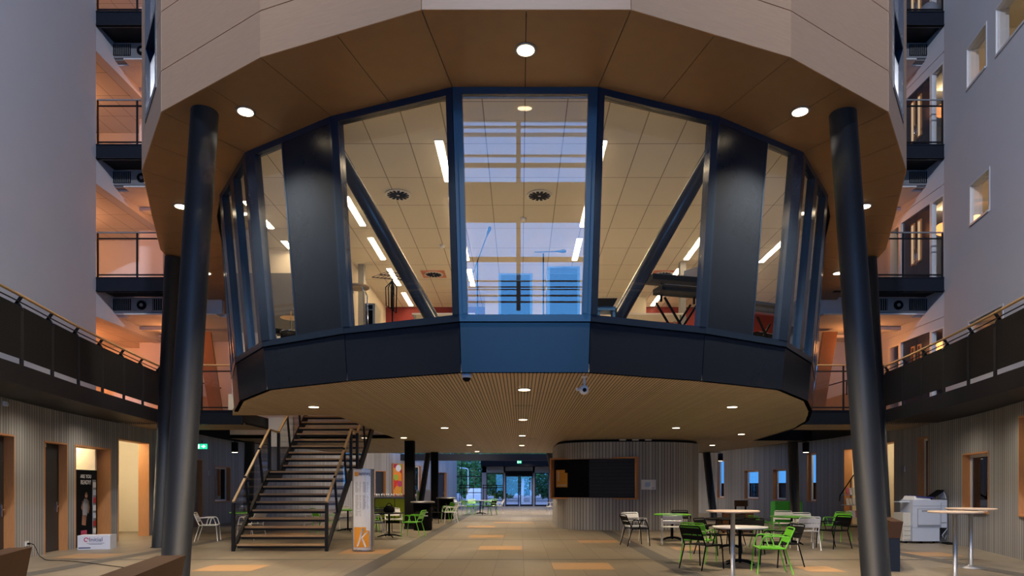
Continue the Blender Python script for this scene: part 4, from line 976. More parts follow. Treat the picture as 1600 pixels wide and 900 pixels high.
for x, y, d, c, lab in ((-6.6, 22.9, 40, 'green', 'green armchair seen between the lower stair treads, left one'), (-5.4, 24.2, 200, 'green', 'green armchair seen between the lower stair treads, right one'), (-6.3, 24.6, 300, 'white', 'white armchair seen through the staircase'), (-7.3, 24.0, 20, 'white', 'white armchair behind the stair foot')):
    chair(c, x, y, d, lab, GL)
chair('black', -3.5, 28.4, 340, 'black metal armchair right of the round black bin', GL)
chair('white', -3.0, 28.9, 200, 'white metal armchair in front of the second bin', GL)
chair('green', -3.1, 30.2, 240, 'green metal armchair behind the white one by the second bin', GL)
for x, y, d, c, lab in ((-2.75, 36.6, 30, 'green', 'green armchair at the left front of the far table'), (-1.65, 36.5, 150, 'black', 'black armchair at the right front of the far table'), (-3.25, 37.6, 350, 'white', 'white armchair at the left end of the far table'),
                        (-1.25, 37.9, 190, 'white', 'white armchair at the right end of the far table'), (-2.6, 38.6, 300, 'green', 'green armchair at the back left of the far table'), (-1.7, 38.7, 240, 'green', 'green armchair at the back right of the far table')):
    chair(c, x, y, d, lab, GF)
chair('white', 1.75, 37.0, 160, 'white armchair just left of the booth in the distance', GF)
def table(x, y, r0, h, top, lab, grp, leg='blackm', feet=4, pole=.03, rect=None, edge=.03, disc=False):
    t = thing('round_table', lab, 'table', (x, y, 0), grp)
    m = MB()
    if rect: m.box(x-rect[0], x+rect[0], y-rect[1], y+rect[1], h-edge, h)
    else: m.lathe([(r0-.008, h-edge), (r0, h-edge+.006), (r0, h-.006), (r0-.008, h)], (x, y, 0), 40)
    m.build('table_top', top, t)
    m = MB(); m.tube([(x, y, .03), (x, y, h-edge)], pole, 16); m.lathe([(.12, h-edge-.02), (.12, h-edge-.001)], (x, y, 0), 16); m.build('pole', leg, t)
    m = MB()
    if disc: m.lathe([(.27, 0), (.27, .008), (.06, .03), (.05, .05)], (x, y, 0), 32)
    else:
        for k in range(feet):
            a = 2*PI*k/feet+.5; m.tube([(x, y, .08), (x+.2*math.cos(a), y+.2*math.sin(a), .06), (x+.36*math.cos(a), y+.36*math.sin(a), .018)], [.028, .022, .016], 8)
    m.build('foot', leg, t)
table(4.33, 13.45, .53, .74, 'tablewhite', 'round white table among green and black armchairs', 'cafe tables')
table(4.35, 19.5, .52, .74, 'green', 'round green table in front of the booth', 'cafe tables')
table(5.2, 16.9, .6, .74, 'chairblack', 'round black table behind the round white one', 'cafe tables')
table(7.2, 18.1, .55, .74, 'green', 'green table left of the near right pillar', 'cafe tables')
table(3.55, 11.4, .43, 1.13, 'maple', 'tall standing table with thin pale top and grey pole', 'standing tables', 'steel', pole=.038, edge=.028, disc=True)
table(-8.1, 20.6, .62, .76, 'green', 'green table beside the stair foot', 'cafe tables')
table(-3.95, 20.6, .45, .74, 'chairblack', 'dark table right of the sign pillar', 'cafe tables')
table(-5.9, 23.4, .5, .74, 'green', 'green table seen through the stair treads', 'cafe tables')
table(-2.2, 37.6, .75, .76, 'tablewhite', 'pale table at the far end of the walkway', 'cafe tables', rect=(.75, .5))
table(9.3, 14.6, .42, 1.13, 'maple', 'tall standing table with chrome base by the right wall, nearer one', 'standing tables', 'steel', pole=.036, edge=.028, disc=True) if False else None
table(XA(1510, 10.9), 10.9, .39, 1.13, 'maple', 'tall standing table with pale top nearest the right edge, its pole cut off below', 'standing tables', 'steel', pole=.036, edge=.028, disc=True) if False else None
# right standing tables: pole at px 1492 (near) and px 1517 (far)
table(XA(1492.5, 11.3), 11.3, .40, 1.12, 'maple', 'tall standing table right of the photocopier, pole cut off by the photo edge', 'standing tables', 'steel', pole=.035, edge=.028, disc=True)
table(XA(1517, 12.9), 12.9, .42, 1.12, 'maple', 'tall standing table right of the photocopier, farther one with its round foot showing', 'standing tables', 'steel', pole=.035, edge=.028, disc=True)
# bag on the dark table
m = MB(); m.lathe([(.1, 0), (.17, .03), (.16, .14), (.1, .2), (.04, .21)], (-3.95, 20.6, .741), 14); m.tube([(-4.05, 20.6, .93), (-3.98, 20.6, 1.02), (-3.92, 20.6, 1.02), (-3.85, 20.6, .93)], .012, 6); tag(m.build('bag', 'blackm'), 'black bag on the dark table right of the sign pillar', 'bag')

# ------------------------------------------------------------------ bins, counter, glasses
def bin_(x, y, r0, lab):
    r = thing('waste_bin', lab, 'bin', (x, y, 0), 'black round bins')
    m = MB(); m.lathe([(r0*.93, 0), (r0, .05), (r0, .95)], (x, y, 0), 32); m.build('body', 'chairblack', r)
    m = MB(); m.lathe([(r0*1.25, .955), (r0*1.3, .985), (r0*1.2, 1.01), (r0*.8, 1.02)], (x, y, 0), 32); m.build('rim', 'steel', r)
    for z in (.5, .62): m = MB(); m.box(x+.05, x+.22, y-r0-.004, y-r0+.04, z, z+.035); m.build('label_print', 'lgrey', r)
bin_(-3.4, 23.85, .33, 'round black bin with steel rim in front of the square pillar'); bin_(-3.47, 32, .36, 'round black bin with steel rim in the distance by the far square pillar')
ct = thing('drinks_counter', 'lime green fronted counter with steel top', 'counter', (-5.45, 28.6, 0))
m = MB(); m.box(-6.9, -4.35, 28.3, 28.9, 1.04, 1.1); m.build('counter_top', 'steel', ct)
for k in range(3): m = MB(); m.box(-6.85+k*.83, -6.05+k*.83, 28.35, 28.38, .1, 1.02); m.build('front_panel', 'lime', ct)
m = MB(); m.box(-6.85, -4.4, 28.381, 28.85, .0, 1.035); m.build('carcass', 'blackm', ct)
for k in range(14):
    x = -6.3+k*.105; m = MB(); m.lathe([(.028, 1.101), (.036, 1.22), (.034, 1.22), (.026, 1.11)], (x, 28.5+.04*(k % 2), 0), 12); tag(m.build('drinking_glass', 'lgrey'), 'drinking glass in the row on the lime green counter', 'glass', 'glasses on the counter')
m = MB()
for k in range(5): m.lathe([(.02, 0), (.045, .03), (.045, .06), (.02, .085)], (-4.85+.1*(k % 3), 28.55+.09*(k//3), 1.101), 10)
tag(m.build('tomatoes', 'redp'), 'few red fruits heaped on the lime green counter', 'fruit', None, 'stuff')
m = MB(); m.box(-5.5, -4.6, 36.2, 36.5, 0, 1.35); lc = m.build('menu_cabinet', 'chairwhite'); tag(lc, 'low white cabinet behind the slanted pillar', 'cabinet')
m = MB(); m.box(-5.45, -5.2, 36.18, 36.199, .5, 1.25); m.build('lime_panel', 'lime', lc)
# fruit picture
s_ = LW.hit(612, 38); s2 = LW.hit(631, 38); A, B = LW.at(s_), LW.at(s2); u = (B-A).normalized(); n_ = Vector((-u.y, u.x)); n_ = n_ if n_.y < 0 else -n_; w = (B-A).length
fr = thing('fruit_picture', 'tall colourful fruit photo panel in oak frame on the far wall', 'picture', ((A+B).x/2, (A+B).y/2, .85))
m = MB(); obox(m, A, u, n_, .06, w-.25, .02, .05, .9, 2.95); fp_ = m.build('print', 'fruit', fr)
m = MB(); obox(m, A, u, n_, 0, .06, .01, .12, .85, 3.0); obox(m, A, u, n_, w-.25, w, .01, .12, .85, 3.0); obox(m, A, u, n_, .06, w-.25, .01, .12, 2.95, 3.0); obox(m, A, u, n_, .06, w-.25, .01, .12, .85, .9); m.build('frame', 'oak', fr)
for z, uu, rr, mm in ((1.25, .45, .30, 'orange'), (2.7, .5, .22, 'paper'), (2.1, .3, .2, 'lime'), (1.7, .62, .2, 'pink'), (2.55, .22, .16, 'orange')):
    c = A+u*(uu*w)+n_*.052; n3 = Vector((n_.x, n_.y, 0)); m = MB(); m.tube([Vector((*c, z)), Vector((*c, z))+n3*.003], rr, 20); m.build('printed_fruit', mm, fp_)

# ------------------------------------------------------------------ sign pillar
sx, sy, = XA(566.5, 16.0), 16.0
sg_ = thing('sign_pillar', 'white freestanding sign pillar with orange K square', 'sign', (sx, sy, 0)); hw = .245; H = 1.94
m = MB(); m.prism([(sx-hw, sy+.02), (sx-hw*.5, sy-.06), (sx, sy-.075), (sx+hw*.5, sy-.06), (sx+hw, sy+.02), (sx+hw, sy+.14), (sx-hw, sy+.14)], .02, H); m.build('edge_frame', 'alu', sg_)
m = MB(); z0, z1 = .05, H-.02
pts = [(-.2, -.052), (-.1, -.078), (0, -.088), (.1, -.078), (.2, -.052)]
for (a, ya), (b, yb) in zip(pts, pts[1:]): m.hexa([(sx+a, sy+ya, z0), (sx+b, sy+yb, z0), (sx+b, sy+yb+.015, z0), (sx+a, sy+ya+.015, z0), (sx+a, sy+ya, z1), (sx+b, sy+yb, z1), (sx+b, sy+yb+.015, z1), (sx+a, sy+ya+.015, z1)])
face = m.build('face', 'sign', sg_)
m = MB(); yy = sy-.094; m.box(sx-.175, sx+.175, yy, yy+.003, .11, .50); m.box(sx-.175, sx+.10, yy, yy+.003, .50, .58); kq = m.build('orange_square', 'orange', face)
yk = yy-.004; m = MB(); m.tube([(sx+.03, yk, .55), (sx-.01, yk, .42), (sx-.05, yk, .26), (sx-.09, yk, .15), (sx-.11, yk, .145)], [.026, .022, .02, .02, .026], 8)
m.tube([(sx+.14, yk, .47), (sx+.08, yk, .42), (sx+.0, yk, .33)], [.016, .016, .012], 8); m.tube([(sx-.0, yk, .34), (sx+.04, yk, .25), (sx+.09, yk, .12)], [.016, .02, .018], 8)
m.v = [Vector((v.x, yk+(v.y-yk)*.12, v.z)) for v in m.v]; m.build('letter_k', 'sign', kq)
m = MB(); m.box(sx-.165, sx-.07, yy, yy+.003, 1.77, 1.87); lq = m.build('small_orange_square', 'orange', face)
text('onnej', .12, 'ink', face, (sx+.065, yy-.004, 1.83), (1, 0, 0), (0, 0, 1))
m = MB(); random.seed(3)
for cx in (-.15, .02):
    for k in range(26):
        if k in (8, 9): continue
        z = 1.62-k*.031
        if cx > 0 and k > 20: continue
        m.box(sx+cx, sx+cx+random.uniform(.04, .09), yy, yy+.003, z, z+.009); m.box(sx+cx+.1, sx+cx+random.uniform(.115, .14), yy, yy+.003, z, z+.009)
m.build('small_print', 'grey', face)

# ------------------------------------------------------------------ vending machine, carton, cable, socket
p = alc.A+alc.u*.30+alc.n*.62; ang = alc.u
vm = thing('vending_machine', 'black vending machine with sports player picture in the alcove', 'vending machine', (p.x, p.y, 0))
def vb(mb, *a): obox(mb, alc.A, alc.u, alc.n, *a)
v0, v1, vd = .05, 1.22, .045
m = MB(); vb(m, v0, v1, vd, vd+.85, .06, 1.95); vb(m, v0+.02, v1-.02, vd+.02, vd+.8, 0, .06); m.build('cabinet', 'chairblack', vm)
fx = MB(); vb(fx, v0+.03, v0+.86, vd-.025, vd-.002, .1, 1.92); dv = fx.build('front_door', 'blackm', vm)
uu = Vector((*alc.u, 0)); nn3 = Vector((*alc.n, 0))
def vp(u_, z_, d_=-.03): return Vector((*(alc.A+alc.u*u_+alc.n*(vd+d_)), z_))
tdir = uu if uu.dot(Vector((1, 0, 0))) > 0 or True else -uu
flip = -1 if (uu.cross(Vector((0, 0, 1)))).dot(nn3) > 0 else 1
text("ARE YOU", .13, 'paper', dv, vp(v0+.52, 1.78), uu*flip, (0, 0, 1)); text("READY?", .15, 'paper', dv, vp(v0+.52, 1.63), uu*flip, (0, 0, 1))
m = MB(); m.tube([vp(v0+.42, .55), vp(v0+.46, .8), vp(v0+.5, 1.05), vp(v0+.52, 1.22)], [.1, .11, .15, .08], 10); m.tube([vp(v0+.53, 1.24), vp(v0+.55, 1.3), vp(v0+.55, 1.38)], [.05, .075, .03], 10); m.tube([vp(v0+.4, 1.15), vp(v0+.33, 1.0), vp(v0+.42, .9)], .045, 8); m.tube([vp(v0+.63, 1.15), vp(v0+.68, .98), vp(v0+.62, .85)], .045, 8)
c0 = vp(v0+.5, 1, -.028); m.v = [v-nn3*((v-c0).dot(nn3)*.93) for v in m.v]; m.build('player_print', 'skin', dv)
m = MB(); m.tube([vp(v0+.46, .8), vp(v0+.5, 1.05), vp(v0+.52, 1.2)], [.105, .135, .09], 10); c0 = vp(v0+.5, 1, -.037); m.v = [v-nn3*((v-c0).dot(nn3)*.96) for v in m.v]; m.build('jersey_print', 'grey', dv)
m = MB(); vb(m, v0+.9, v0+1.06, vd-.02, vd-.002, .25, 1.7); pn = m.build('selection_panel', 'grey', vm)
for k in range(7): m = MB(); vb(m, v0+.915, v0+1.045, vd-.03, vd-.021, .3+k*.2, .44+k*.2); m.build('button_plate', ('paper', 'redp', 'lgrey')[k % 3], pn)
m = MB(); vb(m, v0+.28, v0+.55, vd-.04, vd-.026, .3, .42); m.build('tray', 'pink', dv)
# carton
q0 = P(119, 858, 1); Yb = 16.55; xa, xb = XA(123, Yb), XA(167, Yb)
cb = thing('carton', 'white carton printed Initial standing on the floor', 'box', ((xa+xb)/2, Yb, 0))
m = MB(); a = Vector((xa, Yb-.05, 0)); b = Vector((xb+.02, Yb+.1, 0)); d = (b-a).normalized(); nb = Vector((-d.y, d.x, 0)); L = (b-a).length; hh = .34
m.hexa([a, b, b+nb*.42, a+nb*.42]+[v+Vector((0, 0, hh)) for v in (a, b, b+nb*.42, a+nb*.42)]); bx_ = m.build('carton_body', 'cardboard', cb)
m = MB(); m.hexa([a+nb*.19+Vector((0, 0, hh)), b+nb*.19+Vector((0, 0, hh)), b+nb*.23+Vector((0, 0, hh)), a+nb*.23+Vector((0, 0, hh))]+[v+Vector((0, 0, hh+.002)) for v in (a+nb*.19, b+nb*.19, b+nb*.23, a+nb*.23)]); m.build('tape', 'beige', cb)
text('Initial', .14, 'ink', bx_, a+d*L*.56-nb*.003+Vector((0, 0, .235)), d, (0, 0, 1))
m = MB(); cc = a+d*L*.27-nb*.003+Vector((0, 0, .24)); ringp = [cc+d*.045*math.cos(t_)+Vector((0, 0, .045*math.sin(t_))) for t_ in [2*PI*k/12 for k in range(11)]]; m.tube(ringp, .012, 6); m.build('ring_logo', 'pink', bx_)
m = MB()
for z, x0_, x1_ in ((.15, .28, .82), (.125, .35, .75)): e0, e1 = a+d*L*x0_-nb*.002, a+d*L*x1_-nb*.002; m.bar(e0+Vector((0, 0, z)), e1+Vector((0, 0, z)), .002, .008)
e0, e1 = a+d*L*.03-nb*.002, a+d*L*.4-nb*.002; m.bar(e0+Vector((0, 0, .04)), e1+Vector((0, 0, .04)), .002, .025); m.build('print', 'ink', bx_)
# socket and cable
s_ = LW.hit(41, 4); A = LW.at(s_); n_ = -LW.out(s_); t_ = Vector((-n_.y, n_.x)); zs = .31
so = thing('wall_socket', 'white socket on the ribbed wall with black plug', 'socket', (A.x, A.y, zs-.05))
m = MB(); obox(m, A, t_, n_, -.075, .075, .002, .022, zs-.05, zs+.05); m.build('plate', 'chairwhite', so)
m = MB(); obox(m, A, t_, n_, -.02, .02, .024, .07, zs-.02, zs+.02); m.build('plug', 'blackm', so)
cpts = [Vector((*(A+n_*.075), zs)), Vector((*(A+n_*.16+t_*-.02), zs-.04))]+[P(x, y, 1) for x, y in ()]
for px, py in ((62, 870), (74, 876), (100, 877), (135, 880), (165, 884), (205, 889)):
    Y = EYE*F_/(py-HY); cpts.append(Vector((XA(px, Y), Y, .012)))
sm_ = []
for i in range(len(cpts)-1):
    p0, p1, p2, p3 = (cpts[max(0, min(len(cpts)-1, i+k))] for k in (-1, 0, 1, 2))
    for j in range(6):
        t__ = j/6; v = .5*((2*p1)+(p2-p0)*t__+(2*p0-5*p1+4*p2-p3)*t__**2+(3*p1-p0-3*p2+p3)*t__**3); v.z = max(v.z, .009); sm_.append(v)
sm_.append(cpts[-1]); tag(MB().tube(sm_, .007, 6).build('power_cable', 'blackm'), 'black cable trailing from the left wall socket over the floor', 'cable')
# switches and little wall boxes
def wallbox(path, px, ymin, z0, z1, w, nm, mt, lab, cat):
    s_ = path.hit(px, ymin); A = path.at(s_); n_ = -path.out(s_); t_ = Vector((-n_.y, n_.x)); r = thing(nm, lab, cat, (A.x, A.y, z0))
    m = MB(); obox(m, A, t_, n_, -w/2, w/2, .002, .02, z0, z1); m.build('plate', mt, r)
    h = (z1-z0)/2
    for k in range(2): m = MB(); obox(m, A, t_, n_, -w/2+.012, w/2-.012, .021, .028, z0+k*h+.01, z0+(k+1)*h-.01); m.build('rocker', mt, r)
    return r
wallbox(RW, 1414.5, 10, 1.98, 2.17, .085, 'light_switch', 'lgrey', 'grey double switch on the ribbed wall left of the photocopier', 'switch')
wallbox(LW, 325.5, 22, 1.95, 2.15, .085, 'light_switch', 'lgrey', 'grey double switch right of the grey door under the arrow sign', 'switch')
s_ = LW.hit(6, 4); A = LW.at(s_); n_ = -LW.out(s_); t_ = Vector((-n_.y, n_.x)); w0 = thing('movement_sensor', 'small white sensor high on the left ribbed wall', 'sensor', (A.x, A.y, 3.1))
m = MB(); obox(m, A, t_, n_, -.06, .06, .002, .05, 3.13, 3.22); m.build('housing', 'chairwhite', w0); m = MB(); obox(m, A, t_, n_, -.03, .03, .051, .075, 3.14, 3.19); m.build('lens', 'lgrey', w0)
s_ = LW.hit(4, 4)
# exit signs
def exit_sign(c, w, h, d, lab, arrow=True):
    r = thing('exit_sign', lab, 'sign', (c[0], c[1], c[2]-h/2), 'green exit signs'); x, y, z = c
    m = MB(); m.box(x-w/2, x+w/2, y, y+.05, z-h/2, z+h/2); b_ = m.build('box', 'exitg', r)
    m = MB(); yy = y-.004
    m.bar((x-.02*w, yy, z), (x+.33*w, yy, z), .004, h*.16); m.bar((x+.16*w, yy, z+h*.26), (x+.34*w, yy, z), .004, h*.16); m.bar((x+.16*w, yy, z-h*.26), (x+.34*w, yy, z), .004, h*.16); m.build('arrow', 'exitw', b_)
    m = MB(); m.box(x-.42*w, x-.22*w, yy, y-.001, z-h*.38, z+h*.38); m.build('doorway_symbol', 'exitw', b_)
    m = MB(); m.tube([(x, y+.03, z+h/2), (x, y+.03, z+h/2+.12)], .012, 8); m.build('bracket', 'black', r)
exit_sign(((315-CX)*22.5/F_, 22.5, EYE+62.5*22.5/F_), .34, .17, 0, 'green exit sign with white arrow by the left grey door')
exit_sign(((811.5-CX)*47/F_, 47, EYE+38*47/F_), .3, .19, 0, 'green exit sign above the far sliding doors')

# ------------------------------------------------------------------ photocopier, cables, mat, leaflet stand
cy = 18.6; cx0, cx1 = XA(1425, 18.3), XA(1469, 18.6)
pc = thing('photocopier', 'large grey photocopier with raised lid by the right wall', 'photocopier', ((cx0+cx1)/2, cy, 0))
m = MB(); m.box(cx0+.02, cx1-.2, cy-.3, cy+.3, .06, .42); m.build('cabinet', 'lgrey', pc)
m = MB(); m.box(cx0+.02, cx1, cy-.3, cy+.3, .425, 1.12); bd = m.build('body', 'lgrey', pc)
m = MB(); m.box(cx0+.145, cx1-.185, cy-.304, cy-.3005, .485, .935); m.box(cx0+.02, cx1, cy-.304, cy-.3005, 1.0, 1.008); m.box(cx1-.165, cx1-.155, cy-.304, cy-.3005, .43, 1.1); m.build('panel_gap', 'grey', bd)
m = MB(); m.box(cx0+.16, cx1-.2, cy-.315, cy-.305, .5, .92); m.build('front_cover', 'lgrey', bd)
m = MB(); m.box(cx0+.14, cx1-.18, cy-.318, cy-.302, .455, .475); m.box(cx0+.25, cx1-.35, cy-.322, cy-.316, .86, .89); m.box(cx1-.17, cx1-.02, cy-.31, cy-.302, .55, .57); m.build('handle_slots', 'grey', bd)
m = MB(); m.box(cx0+.02, cx1, cy-.3, cy+.28, 1.121, 1.17); m.build('scanner_bed', 'lgrey', pc)
m = MB(); m.hexa([(cx0+.05, cy-.3, 1.171), (cx0+.5, cy-.3, 1.171), (cx0+.5, cy+.25, 1.171), (cx0+.05, cy+.25, 1.171), (cx0+.08, cy-.25, 1.27), (cx0+.5, cy-.25, 1.25), (cx0+.5, cy+.2, 1.25), (cx0+.08, cy+.2, 1.27)]); m.build('document_feeder', 'chairwhite', pc)
m = MB(); m.hexa([(cx0+.12, cy-.31, 1.255), (cx0+.58, cy-.31, 1.2), (cx0+.58, cy+.15, 1.2), (cx0+.12, cy+.15, 1.275), (cx0+.12, cy-.31, 1.28), (cx0+.6, cy-.31, 1.24), (cx0+.6, cy+.15, 1.24), (cx0+.12, cy+.15, 1.3)]); m.build('feeder_tray', 'ink', pc)
m = MB(); m.bar((cx0+.55, cy-.1, 1.19), (cx1-.05, cy-.1, 1.42), .3, .04); m.bar((cx1-.05, cy-.1, 1.4), (cx1+.02, cy-.1, 1.2), .28, .03, 1); m.build('raised_tray', ['chairblack', 'lgrey'], pc)
m = MB(); m.box(cx0-.2, cx0+.01, cy-.22, cy+.25, .06, .82); sd = m.build('paper_bank', 'beige', pc)
for k in range(4): m = MB(); m.box(cx0-.18, cx0, cy-.235, cy-.221, .1+k*.12, .2+k*.12); m.build('drawer', 'beige', sd)
m = MB(); m.box(cx0-.25, cx0+.04, cy-.15, cy+.15, 1.1, 1.125); m.build('output_tray', 'lgrey', pc)
for x in (cx0-.1, cx0+.3, cx1-.3): m = MB(); m.lathe([(.03, 0), (.03, .055)], (x, cy-.2, 0), 10); m.build('caster', 'blackm', pc)
m = MB(); px_ = XA(1475, 18.3); m.hexa([(px_-.15, 17.9, .002), (px_+.55, 17.75, .002), (px_+.75, 18.3, .002), (px_-.05, 18.4, .002), (px_-.08, 17.95, .03), (px_+.5, 17.82, .09), (px_+.68, 18.25, .09), (px_+0, 18.35, .03)]); tag(m.build('cable_cover', 'blackm'), 'dark wedge cable cover on the floor right of the photocopier', 'cover')
m = MB(); c0 = Vector((cx1-.05, cy+.2, 1.0)); m.tube([c0, c0+Vector((.15, 0, -.05)), c0+Vector((.22, -.1, -.3)), c0+Vector((.2, -.3, -.7)), c0+Vector((.05, -.4, -.9)), c0+Vector((-.05, -.45, -.78)), c0+Vector((.1, -.42, -.62)), c0+Vector((.2, -.2, -.55))], .012, 6); tag(m.build('copier_cable', 'lgrey'), 'pale cables hanging behind the photocopier', 'cable')
wallbox(RW, 1476, 10, .4, .5, .16, 'double_socket', 'chairwhite', 'white double socket on the wall right of the photocopier', 'socket')
m = MB(); s_ = RW.hit(1449.5, 10); A = RW.at(s_); m.box(A.x+.22, A.x+.24, A.y-.04, A.y+.04, 1.65, 1.85); tag(m.build('yellow_sticker', 'yellow'), 'small yellow sticker on the narrow window behind the photocopier', 'sticker')
# leaflet stand
lx, ly = XA(1329, 24.2), 24.2
ls = thing('leaflet_stand', 'tiered leaflet stand behind the near right pillar', 'stand', (lx, ly, 0), None)
m = MB(); m.lathe([(.35, .1), (.35, .13)], (lx, ly, 0), 20); m.build('base', 'black', ls)
m = MB(); m.tube([(lx, ly, .13), (lx, ly, 1.75)], .02, 8); m.build('pole', 'steel', ls)
for z, rr in ((.42, .34), (.86, .31), (1.22, .32)):
    m = MB(); m.lathe([(rr, z), (rr, z+.02)], (lx, ly, 0), 20); tr = m.build('tray', 'lgrey', ls)
    for k in range(5):
        x = lx-.25+k*.11; m = MB(); m.hexa([(x, ly-.25, z+.025), (x+.09, ly-.25, z+.025), (x+.09, ly-.21, z+.025), (x, ly-.21, z+.025), (x, ly-.18, z+.26), (x+.09, ly-.18, z+.26), (x+.09, ly-.16, z+.26), (x, ly-.16, z+.26)]); tag(m.build('leaflet', ('paper', 'lgrey', 'pink', 'paper', 'beige')[(k+int(z*10)) % 5]), 'leaflet standing in a tray of the leaflet stand', 'leaflet', 'leaflets on the stand')
m = MB(); m.tube([(lx-.42, ly-.05, 1.0), (lx-.4, ly-.05, 1.2), (lx+.12, ly-.05, 1.98)], [.018, .022, .018], 8); m.build('strut', 'chairblack', ls)
# green cabinet, brown bench, low dark sofa
m = MB(); gx0, gx1 = XA(1211, 26), XA(1254, 26); gc = thing('green_cabinet', 'bright green cabinet below the blue windows', 'cabinet', ((gx0+gx1)/2, 26.2, 0))
m.box(gx0, gx1, 26, 26.45, .04, .96); m.build('carcass', 'gbox', gc)
for k in range(2): m = MB(); w = (gx1-gx0)/2; m.box(gx0+k*w+.01, gx0+(k+1)*w-.01, 25.98, 25.999, .06, .94); m.build('door', 'gbox', gc)
bb = thing('bench', 'small brown backed bench beyond the tall standing table', 'bench', (XA(1158, 27), 27, 0), 'hardwood benches')
x = XA(1158, 27); m = MB(); m.box(x-.26, x+.26, 26.98, 27.05, .74, .98); m.build('backrest', 'bench', bb); m = MB(); m.box(x-.26, x+.26, 27.06, 27.4, .42, .48); m.build('seat', 'bench', bb)
for sx_ in (-.2, .2): m = MB(); m.box(x+sx_-.03, x+sx_+.03, 27.0, 27.4, 0, .419); m.box(x+sx_-.03, x+sx_+.03, 27.051, 27.09, .42, .9); m.build('leg', 'blackm', bb)
x0_, x1_ = XA(1128, 22.5), XA(1176, 22.5); sf = thing('low_sofa', 'low dark brown sofa behind the black table', 'sofa', ((x0_+x1_)/2, 22.7, 0))
m = MB(); m.box(x0_, x1_, 22.5, 23.2, .05, .42); m.build('seat', 'bench', sf); m = MB(); m.box(x0_, x1_, 22.4, 22.499, .05, .72); m.build('backrest', 'bench', sf)
for x in (x0_+.05, x1_-.05): m = MB(); m.box(x-.03, x+.03, 22.45, 22.55, 0, .049); m.build('leg', 'blackm', sf)

# ------------------------------------------------------------------ foreground benches
def bench(E, d, L, th, side, lab, sd=.42):
    """hardwood bench: E far end of the backrest, d its direction on the floor, side +1/-1 where the seat is"""
    E, d = Vector(E), Vector(d).normalized(); n = Vector((d.y, -d.x))*side
    r = thing('bench', lab, 'bench', (E.x, E.y, 0), 'hardwood benches')
    def pr(m, u0, u1, q): # q: (offset, z) outline of the cross-section, 4 points
        m.hexa([(*(E+d*u0+n*a), z) for a, z in q]+[(*(E+d*u1+n*a), z) for a, z in q])
    m = MB(); pr(m, 0, L, ((-.02, .60), (-th, .60), (-th-.05, .90), (-.05, .90))); m.build('backrest', 'bench', r)
    m = MB(); pr(m, 0, L, ((.0, .40), (sd, .40), (sd, .47), (.0, .47))); m.build('seat', 'bench', r)
    for u in (.05, L/2, L-.05):
        m = MB(); pr(m, u-.04, u+.04, ((-.2, 0), (sd-.05, 0), (sd-.05, .399), (-.2, .399))); pr(m, u-.04, u+.04, ((-.2, .40), (-.005, .40), (-.01, .599), (-.2, .599))); m.build('leg', 'column', r)
bench((-3.35, 6.2), (.24, -1), 2.6, .24, 1, 'dark hardwood bench at the bottom left in front of the near pillar')
bench((-5.3, 7.0), (.38, -1), 2.4, .2, 1, 'dark hardwood bench back at the bottom left corner')
bench((6.62, 12.3), (.42, 1), 2.0, .2, -1, 'dark hardwood bench seen end on beside the near right pillar', .36)

# ------------------------------------------------------------------ music room things
ZF = 3.65
def at(px, py, Y): return P(px, py, Y)
s0 = at(559, 447, 10.75); st_ = thing('bar_stool', 'round wooden bar stool with chrome legs behind the left pane', 'stool', (s0.x, s0.y, ZF))
m = MB(); m.lathe([(.16, s0.z-.04), (.18, s0.z-.03), (.18, s0.z-.008), (.17, s0.z)], (s0.x, s0.y, 0), 24); m.build('seat', 'tread', st_)
for k in range(4):
    a = PI/4+k*PI/2; m = MB(); m.tube([(s0.x+.12*math.cos(a), s0.y+.12*math.sin(a), s0.z-.04), (s0.x+.17*math.cos(a), s0.y+.17*math.sin(a), s0.z-.12), (s0.x+.2*math.cos(a), s0.y+.2*math.sin(a), ZF)], .011, 8); m.build('leg', 'chrome', st_)
m = MB(); m.tube([(s0.x+.19*math.cos(t_), s0.y+.19*math.sin(t_), ZF+.3) for t_ in [2*PI*k/16 for k in range(17)]], .009, 6, caps=False); m.build('foot_ring', 'chrome', st_)
c = at(613, 436, 11.2); ms = thing('music_stand', 'black music stand hung with cables behind the left pane', 'music stand', (c.x, c.y, ZF))
m = MB(); m.tube([(c.x, c.y, ZF+.15), (c.x, c.y, c.z)], .013, 8); m.build('pole', 'chairblack', ms)
m = MB(); e0 = Vector((-.31, -.1, -.0)); e1 = Vector((.20, -.1, -.05)); e2 = Vector((.36, .1, .10)); e3 = Vector((-.12, .1, .15))
for k in range(9): t_ = k/8; m.bar(c+e0.lerp(e1, t_), c+e3.lerp(e2, t_), .022, .008)
for k in range(3): t_ = k/2; m.bar(c+e0.lerp(e3, t_), c+e1.lerp(e2, t_), .02, .008)
m.build('desk', 'chairblack', ms)
for k in range(3): a = 2*PI*k/3; m = MB(); m.tube([(c.x, c.y, ZF+.3), (c.x+.28*math.cos(a), c.y+.28*math.sin(a), ZF+.01)], .01, 6); m.build('leg', 'chairblack', ms)
m = MB()
for k in range(5): dx = -.1+k*.045; m.tube([c+Vector((0, -.03, -.04)), c+Vector((dx, -.05, -.15)), c+Vector((dx*.9, -.05, -.45-.03*k)), c+Vector((.0, -.03, -.5)), c+Vector((.02, -.03, -.1))], .009, 6)
tag(m.build('coiled_cables', 'blackm'), 'bundle of black cables hanging from the music stand', 'cable')
